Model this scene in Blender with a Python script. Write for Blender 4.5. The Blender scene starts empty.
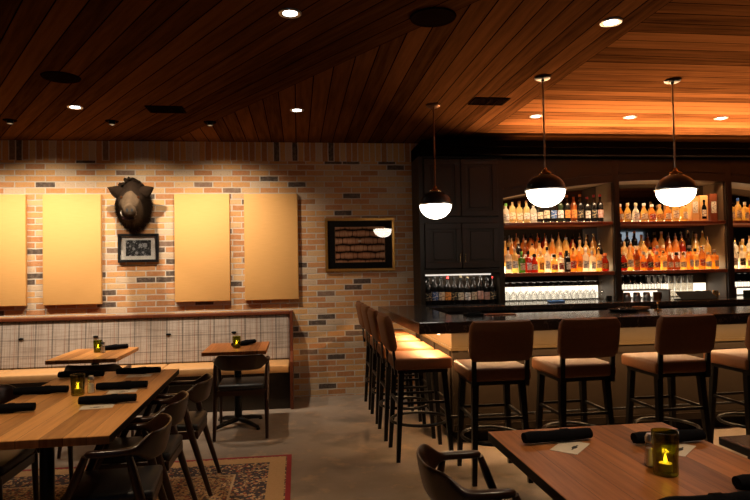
import bpy, bmesh, math, random
from mathutils import Vector, Matrix
random.seed(7)
S = bpy.context.scene
C = S.collection
PI = math.pi

# ------------------------------------------------------------------ view
S.view_settings.view_transform = 'Standard'
S.view_settings.look = 'None'
S.view_settings.gamma = 1.0
S.view_settings.use_curve_mapping = False
S.view_settings.exposure = 0.0
S.cycles.use_denoising = True
S.cycles.max_bounces = 8
S.cycles.diffuse_bounces = 2
S.cycles.sample_clamp_direct = 20.0
S.cycles.transparent_max_bounces = 24
S.cycles.transmission_bounces = 8
S.cycles.sample_clamp_indirect = 6.0
S.cycles.caustics_reflective = False
S.cycles.caustics_refractive = False

# ------------------------------------------------------------------ node helpers
class NT:
    def __init__(s, name):
        s.m = bpy.data.materials.new(name); s.m.use_nodes = True
        s.t = s.m.node_tree; s.t.nodes.clear()
        s.out = s.t.nodes.new('ShaderNodeOutputMaterial')
    def n(s, typ, ins=None, **props):
        nd = s.t.nodes.new('ShaderNode' + typ)
        for k, v in props.items(): setattr(nd, k, v)
        for k, v in (ins or {}).items():
            sk = nd.inputs[k]
            if isinstance(v, bpy.types.NodeSocket): s.t.links.new(v, sk)
            elif isinstance(v, bpy.types.Node): s.t.links.new(v.outputs[0], sk)
            else: sk.default_value = v
        return nd
    def math(s, op, a, b=0.0, c=0.0):
        return s.n('Math', {0: a, 1: b, 2: c}, operation=op).outputs[0]
    def ramp(s, fac, stops, interp='LINEAR'):
        nd = s.n('ValToRGB', {0: fac}); r = nd.color_ramp; r.interpolation = interp
        while len(r.elements) > 1: r.elements.remove(r.elements[0])
        r.elements[0].position = stops[0][0]; r.elements[0].color = (*stops[0][1], 1)
        for p, c in stops[1:]:
            e = r.elements.new(p); e.color = (*c, 1)
        return nd.outputs[0]
    def mix(s, fac, a, b, mode='MIX'):
        nd = s.n('Mix', data_type='RGBA', blend_type=mode)
        for i, v in ((0, fac), (6, a), (7, b)):
            sk = nd.inputs[i]
            if isinstance(v, bpy.types.NodeSocket): s.t.links.new(v, sk)
            elif i == 0: sk.default_value = v
            else: sk.default_value = (*v, 1)
        return nd.outputs[2]
    def xyz(s, src='Object'):
        tc = s.n('TexCoord'); sp = s.n('SeparateXYZ', {0: tc.outputs[src]})
        return sp.outputs[0], sp.outputs[1], sp.outputs[2], tc.outputs[src]
    def vec(s, x=0.0, y=0.0, z=0.0):
        return s.n('CombineXYZ', {0: x, 1: y, 2: z}).outputs[0]
    def noise(s, v, scale, detail=3.0, rough=0.5):
        return s.n('TexNoise', {'Vector': v, 'Scale': scale, 'Detail': detail, 'Roughness': rough}).outputs[0]
    def principled(s, color, rough=0.5, metal=0.0, bump=None, bstr=0.3, bdist=0.01, **kw):
        nd = s.n('BsdfPrincipled')
        def put(k, v):
            sk = nd.inputs[k]
            if isinstance(v, bpy.types.NodeSocket): s.t.links.new(v, sk)
            elif k in ('Base Color', 'Emission Color') : sk.default_value = (*v, 1)
            else: sk.default_value = v
        put('Base Color', color); put('Roughness', rough); put('Metallic', metal)
        for k, v in kw.items(): put(k.replace('_', ' '), v)
        if bump is not None:
            b = s.n('Bump', {'Height': bump, 'Strength': bstr, 'Distance': bdist})
            s.t.links.new(b.outputs[0], nd.inputs['Normal'])
        s.t.links.new(nd.outputs[0], s.out.inputs[0])
        return s.m

def plain(name, color, rough=0.5, metal=0.0, var=0.12, scale=30.0, **kw):
    t = NT(name); x, y, z, o = t.xyz()
    f = t.noise(o, scale, 3)
    c = t.mix(f, tuple(v * (1 - var) for v in color), tuple(v * (1 + var) for v in color))
    return t.principled(c, rough, metal, bump=f, bstr=0.06, bdist=0.004, **kw)

def emit(name, color, strength, sample=True):
    t = NT(name)
    e = t.n('Emission', {'Color': (*color, 1), 'Strength': strength})
    t.t.links.new(e.outputs[0], t.out.inputs[0])
    if not sample:
        t.m.cycles.emission_sampling = 'NONE'
    return t.m

def plank_color(t, u, v, width, dark, light, groove=0.035, seed=0.0, gscale=1.0):
    k = t.math('DIVIDE', v, width)
    fl = t.math('FLOOR', k); fr = t.math('FRACT', k)
    rnd = t.n('TexWhiteNoise', {'W': t.math('ADD', fl, seed)}, noise_dimensions='1D').outputs[0]
    shift = t.math('MULTIPLY', rnd, 37.0)
    gv = t.vec(t.math('ADD', t.math('MULTIPLY', u, 1.6 * gscale), shift), t.math('MULTIPLY', v, 26.0 * gscale), shift)
    g = t.noise(gv, 1.0, 5, 0.62)
    f = t.math('ADD', t.math('MULTIPLY', rnd, 0.75), t.math('MULTIPLY', t.math('SUBTRACT', g, 0.33), 1.3))
    c = t.mix(t.n('Clamp', {0: f}).outputs[0], dark, light)
    e = t.math('ABSOLUTE', t.math('SUBTRACT', fr, 0.5))
    line = t.math('GREATER_THAN', e, 0.5 - groove)
    c = t.mix(line, c, (0.004, 0.002, 0.001))
    h = t.math('SUBTRACT', t.math('MULTIPLY', g, 0.3), line)
    return c, h

M = {}
# ceiling boards (uv: u along, v across, metres)
t = NT('ceiling_boards'); u, v, _, _o = t.xyz('UV')
c, h = plank_color(t, u, v, 0.14, (0.022, 0.0082, 0.0027), (0.135, 0.053, 0.0175), 0.030)
M['ceiling'] = t.principled(c, 0.55, bump=h, bstr=0.5, bdist=0.006, Specular_IOR_Level=0.0)
# table tops, boards along local Y
def table_mat(name, dark, light, w, seed):
    t = NT(name); x, y, z, o = t.xyz()
    c, h = plank_color(t, y, x, w, dark, light, 0.008, seed, 1.6)
    return t.principled(c, 0.42, bump=h, bstr=0.15, bdist=0.002, Specular_IOR_Level=0.12)
M['table_a'] = table_mat('oak_table_boards', (0.26, 0.10, 0.028), (0.66, 0.30, 0.095), 0.10, 3.0)
M['table_b'] = table_mat('walnut_table_boards', (0.080, 0.025, 0.007), (0.44, 0.158, 0.046), 0.105, 11.0)
def wood(name, dark, light, rough=0.35, sc=6.0):
    t = NT(name); x, y, z, o = t.xyz()
    g = t.noise(t.vec(t.math('MULTIPLY', x, 9.0), t.math('MULTIPLY', y, 9.0), t.math('MULTIPLY', z, 1.2)), sc, 4, 0.6)
    return t.principled(t.mix(g, dark, light), rough, bump=g, bstr=0.08, bdist=0.003)
M['walnut'] = wood('dark_walnut', (0.009, 0.0032, 0.0015), (0.042, 0.014, 0.006), 0.3)
M['mahogany'] = wood('mahogany_trim', (0.075, 0.017, 0.006), (0.19, 0.050, 0.018), 0.3)
M['shelf'] = wood('red_stained_shelf', (0.14, 0.030, 0.010), (0.28, 0.070, 0.022), 0.35)
M['cabinet'] = plain('espresso_paint', (0.024, 0.016, 0.010), 0.42, 0, 0.15, 12, Specular_IOR_Level=0.3)
M['bayside'] = plain('brown_bay_side', (0.088, 0.050, 0.022), 0.5, 0, 0.15, 12)
M['black'] = plain('black_metal', (0.010, 0.010, 0.011), 0.34, 0.6)
M['blackpaint'] = plain('black_enamel', (0.008, 0.008, 0.009), 0.38)
M['rubber'] = plain('black_matte', (0.008, 0.008, 0.008), 0.8, Specular_IOR_Level=0.08)
M['brass'] = plain('brass', (0.75, 0.48, 0.18), 0.25, 1.0)
M['copper'] = plain('bronze_rod', (0.30, 0.15, 0.07), 0.35, 1.0)
M['gold'] = plain('gilt_frame', (0.48, 0.24, 0.05), 0.38, 0.75, 0.3, 60)
M['steel'] = plain('brushed_steel', (0.55, 0.54, 0.52), 0.3, 1.0)
M['white'] = plain('white_card', (0.75, 0.70, 0.62), 0.7)
M['menu'] = plain('cream_menu_card', (0.66, 0.56, 0.44), 0.75)
M['ink'] = plain('black_ink', (0.02, 0.02, 0.02), 0.8)
M['mat'] = plain('off_white_mat', (0.80, 0.74, 0.66), 0.85)
M['blackmat'] = plain('black_mat', (0.010, 0.009, 0.009), 0.9, Specular_IOR_Level=0.05)
M['napkin'] = plain('black_linen', (0.005, 0.005, 0.0065), 0.95, 0, 0.3, 160, Specular_IOR_Level=0.05)
M['leather'] = plain('brown_leather', (0.19, 0.076, 0.030), 0.5, 0, 0.15, 55, Specular_IOR_Level=0.18)
M['tan'] = plain('tan_bench_leather', (0.56, 0.30, 0.115), 0.5, 0, 0.18, 14)
M['seatdark'] = plain('black_seat_leather', (0.009, 0.009, 0.011), 0.45, 0, 0.2, 60)
M['wax'] = plain('candle_wax', (0.8, 0.7, 0.5), 0.5)
M['blacktop'] = plain('black_table_top', (0.016, 0.016, 0.020), 0.22)
M['grille'] = plain('dark_brown_grille', (0.010, 0.005, 0.003), 0.9, Specular_IOR_Level=0.0)
M['plaster'] = plain('dark_plaster', (0.05, 0.042, 0.036), 0.8, 0, 0.1, 5)
M['fur'] = None

M['crown'] = plain('shade_darkened_crown', (0.004, 0.003, 0.0025), 0.9, Specular_IOR_Level=0.0)  # cabinet paint darkened, shade put into the colour against lamp spill
t = NT('stone_counter'); x, y, z, o = t.xyz()
n1 = t.noise(o, 3.0, 6, 0.6)
vein = t.math('LESS_THAN', t.math('ABSOLUTE', t.math('SUBTRACT', n1, 0.5)), 0.006)
c = t.mix(vein, (0.020, 0.017, 0.016), (0.07, 0.055, 0.045))
M['stone'] = t.principled(c, 0.16)

t = NT('bar_front_paint'); x, y, z, o = t.xyz()
n1 = t.noise(o, 9.0, 4, 0.6)
M['barface'] = t.principled(t.mix(n1, (0.050, 0.030, 0.010), (0.075, 0.046, 0.015)), 0.45, bump=n1, bstr=0.05)

# brick
t = NT('reclaimed_brick'); x, y, z, o = t.xyz()
def brick(vx, vy, wdt, hgt):
    nd = t.n('TexBrick', {'Vector': t.vec(vx, vy, 0.0), 'Color1': (0, 0, 0, 1), 'Color2': (1, 1, 1, 1), 'Mortar': (0.5, 0.5, 0.5, 1),
             'Scale': 1.0, 'Mortar Size': 0.0072, 'Mortar Smooth': 0.25, 'Bias': 0.0, 'Brick Width': wdt, 'Row Height': hgt})
    nd.offset = 0.5
    return nd.outputs['Color'], nd.outputs['Fac']
wob = t.math('MULTIPLY', t.math('SUBTRACT', t.noise(o, 9.0, 2), 0.5), 0.010)
zz = t.math('ADD', z, wob); xx = t.math('ADD', x, wob)
ca, fa = brick(t.math('ADD', xx, 20.03), t.math('ADD', zz, 0.0535), 0.212, 0.067)
cb, fb = brick(t.math('SUBTRACT', zz, 2.7295), t.math('ADD', xx, 20.0), 0.5, 0.070)
up = t.math('GREATER_THAN', z, 2.7295)
cc = t.mix(up, ca, cb); ff = t.n('Mix', {0: up, 2: fa, 3: fb}, data_type='FLOAT').outputs[0]
pal = t.ramp(cc, [(0.0, (0.085, 0.060, 0.045)), (0.07, (0.52, 0.23, 0.08)), (0.20, (0.70, 0.36, 0.125)), (0.36, (0.76, 0.42, 0.15)),
      (0.52, (0.64, 0.30, 0.105)), (0.64, (0.74, 0.47, 0.22)), (0.77, (0.70, 0.53, 0.35)), (0.86, (0.60, 0.27, 0.10)), (0.95, (0.24, 0.15, 0.10))], 'CONSTANT')
sm = t.noise(o, 26.0, 6, 0.65)
pal = t.mix(t.math('MULTIPLY', t.ramp(sm, [(0.45, (0, 0, 0)), (0.75, (1, 1, 1))]), 0.32), pal, (0.66, 0.52, 0.38))
sp = t.noise(o, 60.0, 3, 0.6)
pal = t.mix(t.math('MULTIPLY', t.ramp(sp, [(0.56, (0, 0, 0)), (0.72, (1, 1, 1))]), 0.5), pal, (0.25, 0.12, 0.06))
mort = t.mix(t.noise(o, 12.0, 3), (0.50, 0.42, 0.33), (0.68, 0.59, 0.48))
col = t.mix(ff, t.mix(1.0, pal, (0.86, 0.82, 0.80), 'MULTIPLY'), mort)
M['brick'] = t.principled(col, 0.85, bump=t.math('ADD', t.math('MULTIPLY', ff, -1.0), t.math('MULTIPLY', sm, 0.35)), bstr=0.7, bdist=0.008)

# concrete floor
t = NT('polished_concrete'); x, y, z, o = t.xyz()
a = t.noise(o, 1.1, 6, 0.62); b = t.noise(o, 5.0, 5, 0.6)
c = t.mix(a, (0.125, 0.098, 0.079), (0.42, 0.333, 0.262))
c = t.mix(t.math('MULTIPLY', t.ramp(b, [(0.55, (0, 0, 0)), (0.68, (1, 1, 1))]), 0.55), c, (0.52, 0.345, 0.21))
c = t.mix(t.math('MULTIPLY', t.ramp(t.noise(o, 2.3, 4), [(0.52, (0, 0, 0)), (0.62, (1, 1, 1))]), 0.4), c, (0.11, 0.09, 0.07))
M['concrete'] = t.principled(c, t.math('ADD', 0.30, t.math('MULTIPLY', b, 0.3)), bump=b, bstr=0.05, Specular_IOR_Level=0.3)

# plaid
t = NT('plaid_wool'); x, y, z, o = t.xyz()
def lines(v, per, wid, ph=0.0):
    fr = t.math('FRACT', t.math('ADD', t.math('DIVIDE', v, per), ph))
    return t.math('LESS_THAN', t.math('ABSOLUTE', t.math('SUBTRACT', fr, 0.5)), wid)
base = t.mix(t.noise(o, 220.0, 2), (0.36, 0.30, 0.25), (0.52, 0.44, 0.375))
wv = t.n('TexNoise', {'Vector': t.vec(t.math('MULTIPLY', x, 75.0), 0, t.math('MULTIPLY', z, 2.0)), 'Scale': 1.0, 'Detail': 4.0}).outputs[0]
wh = t.n('TexNoise', {'Vector': t.vec(t.math('MULTIPLY', x, 3.0), 0, t.math('MULTIPLY', z, 60.0)), 'Scale': 1.0, 'Detail': 4.0}).outputs[0]
base = t.mix(t.math('MULTIPLY', t.ramp(wv, [(0.44, (0, 0, 0)), (0.66, (1, 1, 1))]), 0.5), base, (0.15, 0.105, 0.08))
base = t.mix(t.math('MULTIPLY', t.ramp(wh, [(0.48, (0, 0, 0)), (0.62, (1, 1, 1))]), 0.4), base, (0.16, 0.11, 0.085))
for v, per, wid, ph, colr, am in ((x, 0.17, 0.05, 0, (0.07, 0.055, 0.05), 0.6), (x, 0.17, 0.02, 0.25, (0.22, 0.085, 0.045), 0.7), (x, 0.085, 0.03, 0.37, (0.50, 0.43, 0.36), 0.6),
        (z, 0.17, 0.04, 0, (0.09, 0.07, 0.06), 0.4), (z, 0.085, 0.03, 0.3, (0.48, 0.40, 0.34), 0.35)):
    base = t.mix(t.math('MULTIPLY', lines(v, per, wid, ph), am), base, colr)
M['plaid'] = t.principled(base, 0.95)

# panel cloth
t = NT('ochre_panel_cloth'); x, y, z, o = t.xyz()
wz = t.n('TexNoise', {'Vector': t.vec(t.math('MULTIPLY', x, 8.0), 0, t.math('MULTIPLY', z, 140.0)), 'Scale': 1.0, 'Detail': 2.0}).outputs[0]
M['ochre'] = t.principled(t.mix(wz, (0.70, 0.36, 0.105), (0.79, 0.43, 0.14)), 0.75, bump=wz, bstr=0.12, bdist=0.003)

# rug
RW, RL = 1.30, 1.55
t = NT('persian_rug'); x, y, z, o = t.xyz()
ax = t.math('ABSOLUTE', x); ay = t.math('ABSOLUTE', y)
d = t.math('MINIMUM', t.math('SUBTRACT', RW, ax), t.math('SUBTRACT', RL, ay))
v1 = t.n('TexVoronoi', {'Vector': t.vec(ax, ay, 0), 'Scale': 58.0}); v2 = t.n('TexVoronoi', {'Vector': t.vec(ax, ay, 0), 'Scale': 22.0})
n1 = t.noise(t.vec(ax, ay, 0), 55.0, 3, 0.7)
rn = t.n('SeparateColor', {0: v1.outputs['Color']}).outputs[0]
motif = t.ramp(rn, [(0.0, (0.42, 0.27, 0.13)), (0.34, (0.33, 0.19, 0.085)), (0.55, (0.25, 0.055, 0.03)), (0.72, (0.46, 0.33, 0.18)), (0.88, (0.03, 0.028, 0.045))], 'CONSTANT')
dark_motif = t.ramp(rn, [(0.0, (0.022, 0.020, 0.032)), (0.45, (0.30, 0.17, 0.085)), (0.62, (0.035, 0.03, 0.04)), (0.80, (0.45, 0.33, 0.19)), (0.92, (0.22, 0.05, 0.03))], 'CONSTANT')
edge = t.math('GREATER_THAN', v1.outputs['Distance'], 0.52)
motif = t.mix(t.math('MULTIPLY', edge, 0.8), motif, (0.05, 0.03, 0.03))
field = t.mix(t.math('LESS_THAN', v2.outputs['Distance'], 0.33), motif, (0.36, 0.22, 0.10))
c = t.mix(t.math('GREATER_THAN', d, 0.035), (0.20, 0.006, 0.016), motif)
c = t.mix(t.math('MULTIPLY', t.math('GREATER_THAN', d, 0.045), t.math('LESS_THAN', d, 0.165)), c, t.mix(n1, (0.26, 0.15, 0.065), (0.46, 0.30, 0.145)))
c = t.mix(t.math('MULTIPLY', t.math('GREATER_THAN', d, 0.165), t.math('LESS_THAN', d, 0.40)), c, dark_motif)
c = t.mix(t.math('MULTIPLY', t.math('GREATER_THAN', d, 0.395), t.math('LESS_THAN', d, 0.41)), c, (0.42, 0.31, 0.19))
c = t.mix(t.math('GREATER_THAN', d, 0.41), c, field)
c = t.mix(t.math('MULTIPLY', n1, 0.25), c, (0.14, 0.075, 0.04))
c = t.mix(1.0, c, (1.5, 1.45, 1.4), 'MULTIPLY')
M['rug'] = t.principled(c, 0.95, bump=n1, bstr=0.3, bdist=0.004)

# boar hide
t = NT('boar_hide'); x, y, z, o = t.xyz()
g = t.noise(t.vec(t.math('MULTIPLY', x, 40.0), t.math('MULTIPLY', y, 12.0), t.math('MULTIPLY', z, 12.0)), 3.0, 6, 0.75)
pt = t.noise(o, 6.0, 3)
front = t.math('LESS_THAN', t.math('ADD', y, t.math('MULTIPLY', pt, 0.12)), -0.30)
c = t.mix(g, (0.004, 0.003, 0.002), (0.040, 0.022, 0.012))
c = t.mix(t.math('MULTIPLY', front, t.math('MULTIPLY', pt, 0.8)), c, (0.22, 0.145, 0.085))
M['fur'] = t.principled(c, 0.9, bump=g, bstr=1.0, bdist=0.02, Specular_IOR_Level=0.08)

# barrel print and street print
t = NT('barrel_photo_print'); x, y, z, o = t.xyz()
row = t.math('DIVIDE', t.math('ADD', z, t.math('MULTIPLY', t.math('SUBTRACT', t.noise(t.vec(x, 0, 0), 9.0, 1), 0.5), 0.016)), 0.086)
ri = t.math('FLOOR', row); v_ = t.math('SUBTRACT', t.math('MULTIPLY', t.math('FRACT', row), 2.0), 1.0)
cx = t.math('FRACT', t.math('ADD', t.math('DIVIDE', x, 0.205), t.math('MULTIPLY', ri, 0.43)))
q = t.math('SUBTRACT', t.math('MULTIPLY', cx, 2.0), 1.0)
half = t.math('SUBTRACT', 0.98, t.math('MULTIPLY', t.math('MULTIPLY', q, q), 0.24))
vn = t.math('DIVIDE', v_, half)
shade = t.math('SQRT', t.math('MAXIMUM', t.math('SUBTRACT', 1.0, t.math('MULTIPLY', vn, vn)), 0.0))
stav = t.noise(t.vec(t.math('MULTIPLY', x, 130.0), t.math('MULTIPLY', z, 14.0), 0), 1.0, 3, 0.6)
end_ = t.math('GREATER_THAN', t.math('ABSOLUTE', q), 0.96)
hoop = t.math('LESS_THAN', t.math('ABSOLUTE', t.math('SUBTRACT', t.math('ABSOLUTE', q), 0.5)), 0.05)
tone = t.noise(t.vec(x, t.math('MULTIPLY', z, 2.0), 0), 5.0, 2)
val = t.math('MULTIPLY', t.math('MULTIPLY', shade, shade), t.math('MULTIPLY', t.math('ADD', 0.15, t.math('MULTIPLY', stav, 1.2)), t.math('ADD', 0.35, tone)))
val = t.math('MULTIPLY', val, t.math('SUBTRACT', 1.0, t.math('ADD', t.math('MULTIPLY', hoop, 0.35), t.math('MULTIPLY', end_, 0.8))))
M['barrels'] = t.principled(t.ramp(val, [(0.0, (0.006, 0.003, 0.002)), (0.14, (0.10, 0.036, 0.018)), (0.34, (0.42, 0.18, 0.085)), (0.8, (0.75, 0.42, 0.24))]), 0.9, Specular_IOR_Level=0.05)
t = NT('street_photo_print'); x, y, z, o = t.xyz()
g = t.noise(o, 38.0, 4, 0.7)
low = t.ramp(z, [(0.0, (1, 1, 1)), (0.05, (0, 0, 0))])
M['street'] = t.principled(t.ramp(g, [(0.42, (0.006, 0.006, 0.006)), (0.56, (0.06, 0.06, 0.06)), (0.66, (0.6, 0.6, 0.6))]), 0.4)
M['blade'] = None

# glass-like
def thin_glass(name, tint, gloss=0.12, rough=0.04, edge=0.25):
    t = NT(name)
    fr = t.n('LayerWeight', {'Blend': 0.35}).outputs['Facing']
    e2 = t.math('MULTIPLY', fr, fr)
    tr = t.n('BsdfTransparent', {'Color': t.mix(e2, tint, tuple(v * edge for v in tint))})
    gl = t.n('BsdfGlossy', {'Color': (1, 1, 1, 1), 'Roughness': rough})
    m = t.n('MixShader', {0: t.math('ADD', t.math('MULTIPLY', e2, 0.45), gloss), 1: tr.outputs[0], 2: gl.outputs[0]})
    t.t.links.new(m.outputs[0], t.out.inputs[0]); return t.m
M['clear'] = thin_glass('clear_glass', (0.93, 0.93, 0.92), 0.05)
M['pane'] = thin_glass('picture_glass', (0.97, 0.97, 0.97), 0.05, 0.0, 0.9)
M['green'] = thin_glass('green_votive_glass', (0.60, 0.62, 0.16), 0.05, 0.15, 0.40)
def liquid(name, col, trans=0.75):
    t = NT(name)
    tl = t.n('BsdfTranslucent', {'Color': (*col, 1)}); tr = t.n('BsdfTransparent', {'Color': (*col, 1)})
    df = t.n('BsdfDiffuse', {'Color': (*[v * 0.8 for v in col], 1)})
    a = t.n('MixShader', {0: 0.45, 1: tl.outputs[0], 2: tr.outputs[0]})
    a = t.n('MixShader', {0: 0.2, 1: a.outputs[0], 2: df.outputs[0]})
    gl = t.n('BsdfGlossy', {'Color': (1, 1, 1, 1), 'Roughness': 0.08})
    fr = t.n('LayerWeight', {'Blend': 0.25})
    m = t.n('MixShader', {0: t.math('ADD', t.math('MULTIPLY', fr.outputs['Facing'], 0.2), 0.05), 1: a.outputs[0], 2: gl.outputs[0]})
    t.t.links.new(m.outputs[0], t.out.inputs[0]); return t.m
LQ = {'amber': liquid('amber_whiskey', (0.92, 0.46, 0.10)), 'honey': liquid('honey_spirit', (0.98, 0.70, 0.27)), 'red': liquid('red_spirit', (0.55, 0.06, 0.02)),
      'brown': liquid('brown_spirit', (0.50, 0.15, 0.03)), 'clear': liquid('clear_spirit', (0.95, 0.88, 0.78)), 'green': liquid('green_bottle_glass', (0.15, 0.35, 0.05)),
      'pale': liquid('pale_gold_spirit', (0.95, 0.74, 0.38)), 'dark': plain('dark_bottle_glass', (0.008, 0.007, 0.006), 0.12), 'darkgreen': plain('dark_green_glass', (0.012, 0.02, 0.008), 0.12)}
def paper(name, c, c2):
    t = NT(name); x, y, z, o = t.xyz()
    f = t.math('GREATER_THAN', t.noise(t.vec(t.math('MULTIPLY', x, 30.0), 0, t.math('MULTIPLY', z, 70.0)), 1.3, 2), 0.56)
    return t.principled(t.mix(f, c, c2), 0.7)
LB = {'cream': paper('cream_label', (0.80, 0.70, 0.52), (0.25, 0.16, 0.10)), 'white': paper('white_label', (0.85, 0.83, 0.78), (0.20, 0.20, 0.22)),
      'black': paper('black_label', (0.02, 0.02, 0.02), (0.5, 0.4, 0.2)), 'redl': paper('red_label', (0.40, 0.03, 0.03), (0.8, 0.7, 0.5)),
      'orange': paper('orange_label', (0.75, 0.30, 0.06), (0.2, 0.08, 0.03)), 'blue': paper('blue_label', (0.05, 0.13, 0.35), (0.7, 0.7, 0.7)), 'pink': paper('pink_label', (0.62, 0.40, 0.34), (0.45, 0.25, 0.2))}
CP = {'black': M['rubber'], 'gold': M['brass'], 'red': plain('red_foil', (0.35, 0.02, 0.02), 0.4), 'cork': plain('cork_stopper', (0.50, 0.28, 0.12), 0.8), 'orange': plain('orange_foil', (0.7, 0.2, 0.04), 0.4),
      'white': M['white'], 'green': plain('green_foil', (0.10, 0.30, 0.04), 0.4), 'cream': plain('cream_capsule', (0.72, 0.56, 0.32), 0.5), 'blue': plain('blue_foil', (0.04, 0.10, 0.35), 0.35), 'steel': M['steel']}

t = NT('back_mirror'); x, y, z, o = t.xyz()
M['mirror'] = t.principled(t.mix(t.noise(o, 2.0, 2), (0.30, 0.27, 0.25), (0.34, 0.31, 0.28)), 0.03, 1.0)

WARM = (1.0, 0.58, 0.26)
M['globe'] = emit('opal_globe', (1.0, 0.88, 0.72), 13.0)
M['lens'] = emit('downlight_lens', (1.0, 0.97, 0.95), 14.0, False)
M['riser'] = emit('lit_bottle_step', (1.0, 0.71, 0.36), 6.5)
M['backlit'] = emit('lit_glass_shelf_back', (1.0, 0.84, 0.64), 1.9)
M['led'] = emit('warm_led_strip', (1.0, 0.74, 0.45), 10.0, False)
M['crown_fill'] = emit('crown_fill_strip', (1.0, 0.5, 0.18), 4.0, False)  # glow of the added strip above the crown
M['niche'] = emit('niche_led_strip', (1.0, 0.88, 0.75), 1.0)
M['flame'] = emit('candle_flame', (1.0, 0.50, 0.13), 14.0)
M['spotlens'] = emit('spotlight_lens', (1.0, 0.6, 0.3), 0.4, False)
M['daylight'] = emit('window_daylight', (0.62, 0.80, 1.0), 1.3)
M['dusk'] = emit('window_dusk_light', (0.25, 0.5, 1.0), 0.2)

# ------------------------------------------------------------------ mesh builder
class MB:
    def __init__(s): s.b = bmesh.new(); s.uv = None
    def face(s, pts):
        return s.b.faces.new([s.b.verts.new(p) for p in pts])
    def box(s, x0, x1, y0, y1, z0, z1, bev=0.0, seg=2, mtx=None):
        r = bmesh.ops.create_cube(s.b, size=1.0)
        vs = r['verts']
        bmesh.ops.transform(s.b, verts=vs, matrix=Matrix.Translation(((x0 + x1) / 2, (y0 + y1) / 2, (z0 + z1) / 2)) @ Matrix.Diagonal((x1 - x0, y1 - y0, z1 - z0, 1)))
        if bev > 0:
            es = list({e for v in vs for e in v.link_edges})
            bv = bmesh.ops.bevel(s.b, geom=es, offset=bev, segments=seg, affect='EDGES', profile=0.5)
            vs = list({v for f in bv['faces'] for v in f.verts} | {v for v in vs if v.is_valid})
        if mtx is not None: bmesh.ops.transform(s.b, verts=[v for v in vs if v.is_valid], matrix=mtx)
        return s
    def rings(s, rings, cap0=True, cap1=True, closed=False):
        vr = [[s.b.verts.new(p) for p in r] for r in rings]
        n = len(vr[0]); k = len(vr)
        for i in range(k if closed else k - 1):
            a, b = vr[i], vr[(i + 1) % k]
            for j in range(n):
                s.b.faces.new((a[j], a[(j + 1) % n], b[(j + 1) % n], b[j]))
        if not closed:
            if cap0: s.b.faces.new(list(reversed(vr[0])))
            if cap1: s.b.faces.new(vr[-1])
        return s
    def lathe(s, prof, c=(0, 0, 0), seg=16, cap0=True, cap1=True):
        return s.rings([[(c[0] + r * math.cos(2 * PI * j / seg), c[1] + r * math.sin(2 * PI * j / seg), c[2] + z) for j in range(seg)] for r, z in prof], cap0, cap1)
    def tube(s, pts, rad, seg=8, closed=False):
        pts = [Vector(p) for p in pts]; n = len(pts)
        if not isinstance(rad, (list, tuple)): rad = [rad] * n
        rs = []; up = None
        for i, p in enumerate(pts):
            if closed: d = pts[(i + 1) % n] - pts[i - 1]
            else: d = pts[min(i + 1, n - 1)] - pts[max(i - 1, 0)]
            d.normalize()
            if up is None: up = Vector((0, 0, 1)) if abs(d.z) < 0.9 else Vector((0, 1, 0))
            a = d.cross(up).normalized(); b = a.cross(d).normalized(); up = b
            rs.append([p + rad[i] * (a * math.cos(2 * PI * j / seg) + b * math.sin(2 * PI * j / seg)) for j in range(seg)])
        return s.rings(rs, closed=closed)
    def bar(s, a, b, w0, w1, d0=None, d1=None, bev=0.0):
        # tapered rectangular leg from a (bottom) to b (top)
        d0 = d0 or w0; d1 = d1 or w1
        r = []
        for p, w, d in ((a, w0, d0), (b, w1, d1)):
            r.append([(p[0] - w / 2, p[1] - d / 2, p[2]), (p[0] + w / 2, p[1] - d / 2, p[2]), (p[0] + w / 2, p[1] + d / 2, p[2]), (p[0] - w / 2, p[1] + d / 2, p[2])])
        return s.rings(r)
    def prism(s, poly, y0, y1):
        # polygon in XZ extruded along Y
        return s.rings([[(x, y0, z) for x, z in poly], [(x, y1, z) for x, z in poly]])
    def build(s, name, mat, parent=None, smooth=False, bevel=0.0, sub=0, loc=None):
        bmesh.ops.recalc_face_normals(s.b, faces=s.b.faces)
        me = bpy.data.meshes.new(name); s.b.to_mesh(me); s.b.free()
        o = bpy.data.objects.new(name, me); C.objects.link(o)
        me.materials.append(mat)
        if smooth:
            for p in me.polygons: p.use_smooth = True
        if bevel > 0:
            m = o.modifiers.new('bevel', 'BEVEL'); m.width = bevel; m.segments = 2; m.limit_method = 'ANGLE'
        if sub:
            m = o.modifiers.new('subdivision', 'SUBSURF'); m.levels = sub; m.render_levels = sub
        if smooth and not sub:
            m = o.modifiers.new('edges', 'EDGE_SPLIT'); m.split_angle = math.radians(45)
        if parent: o.parent = parent
        if loc: o.location = loc
        return o

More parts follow.
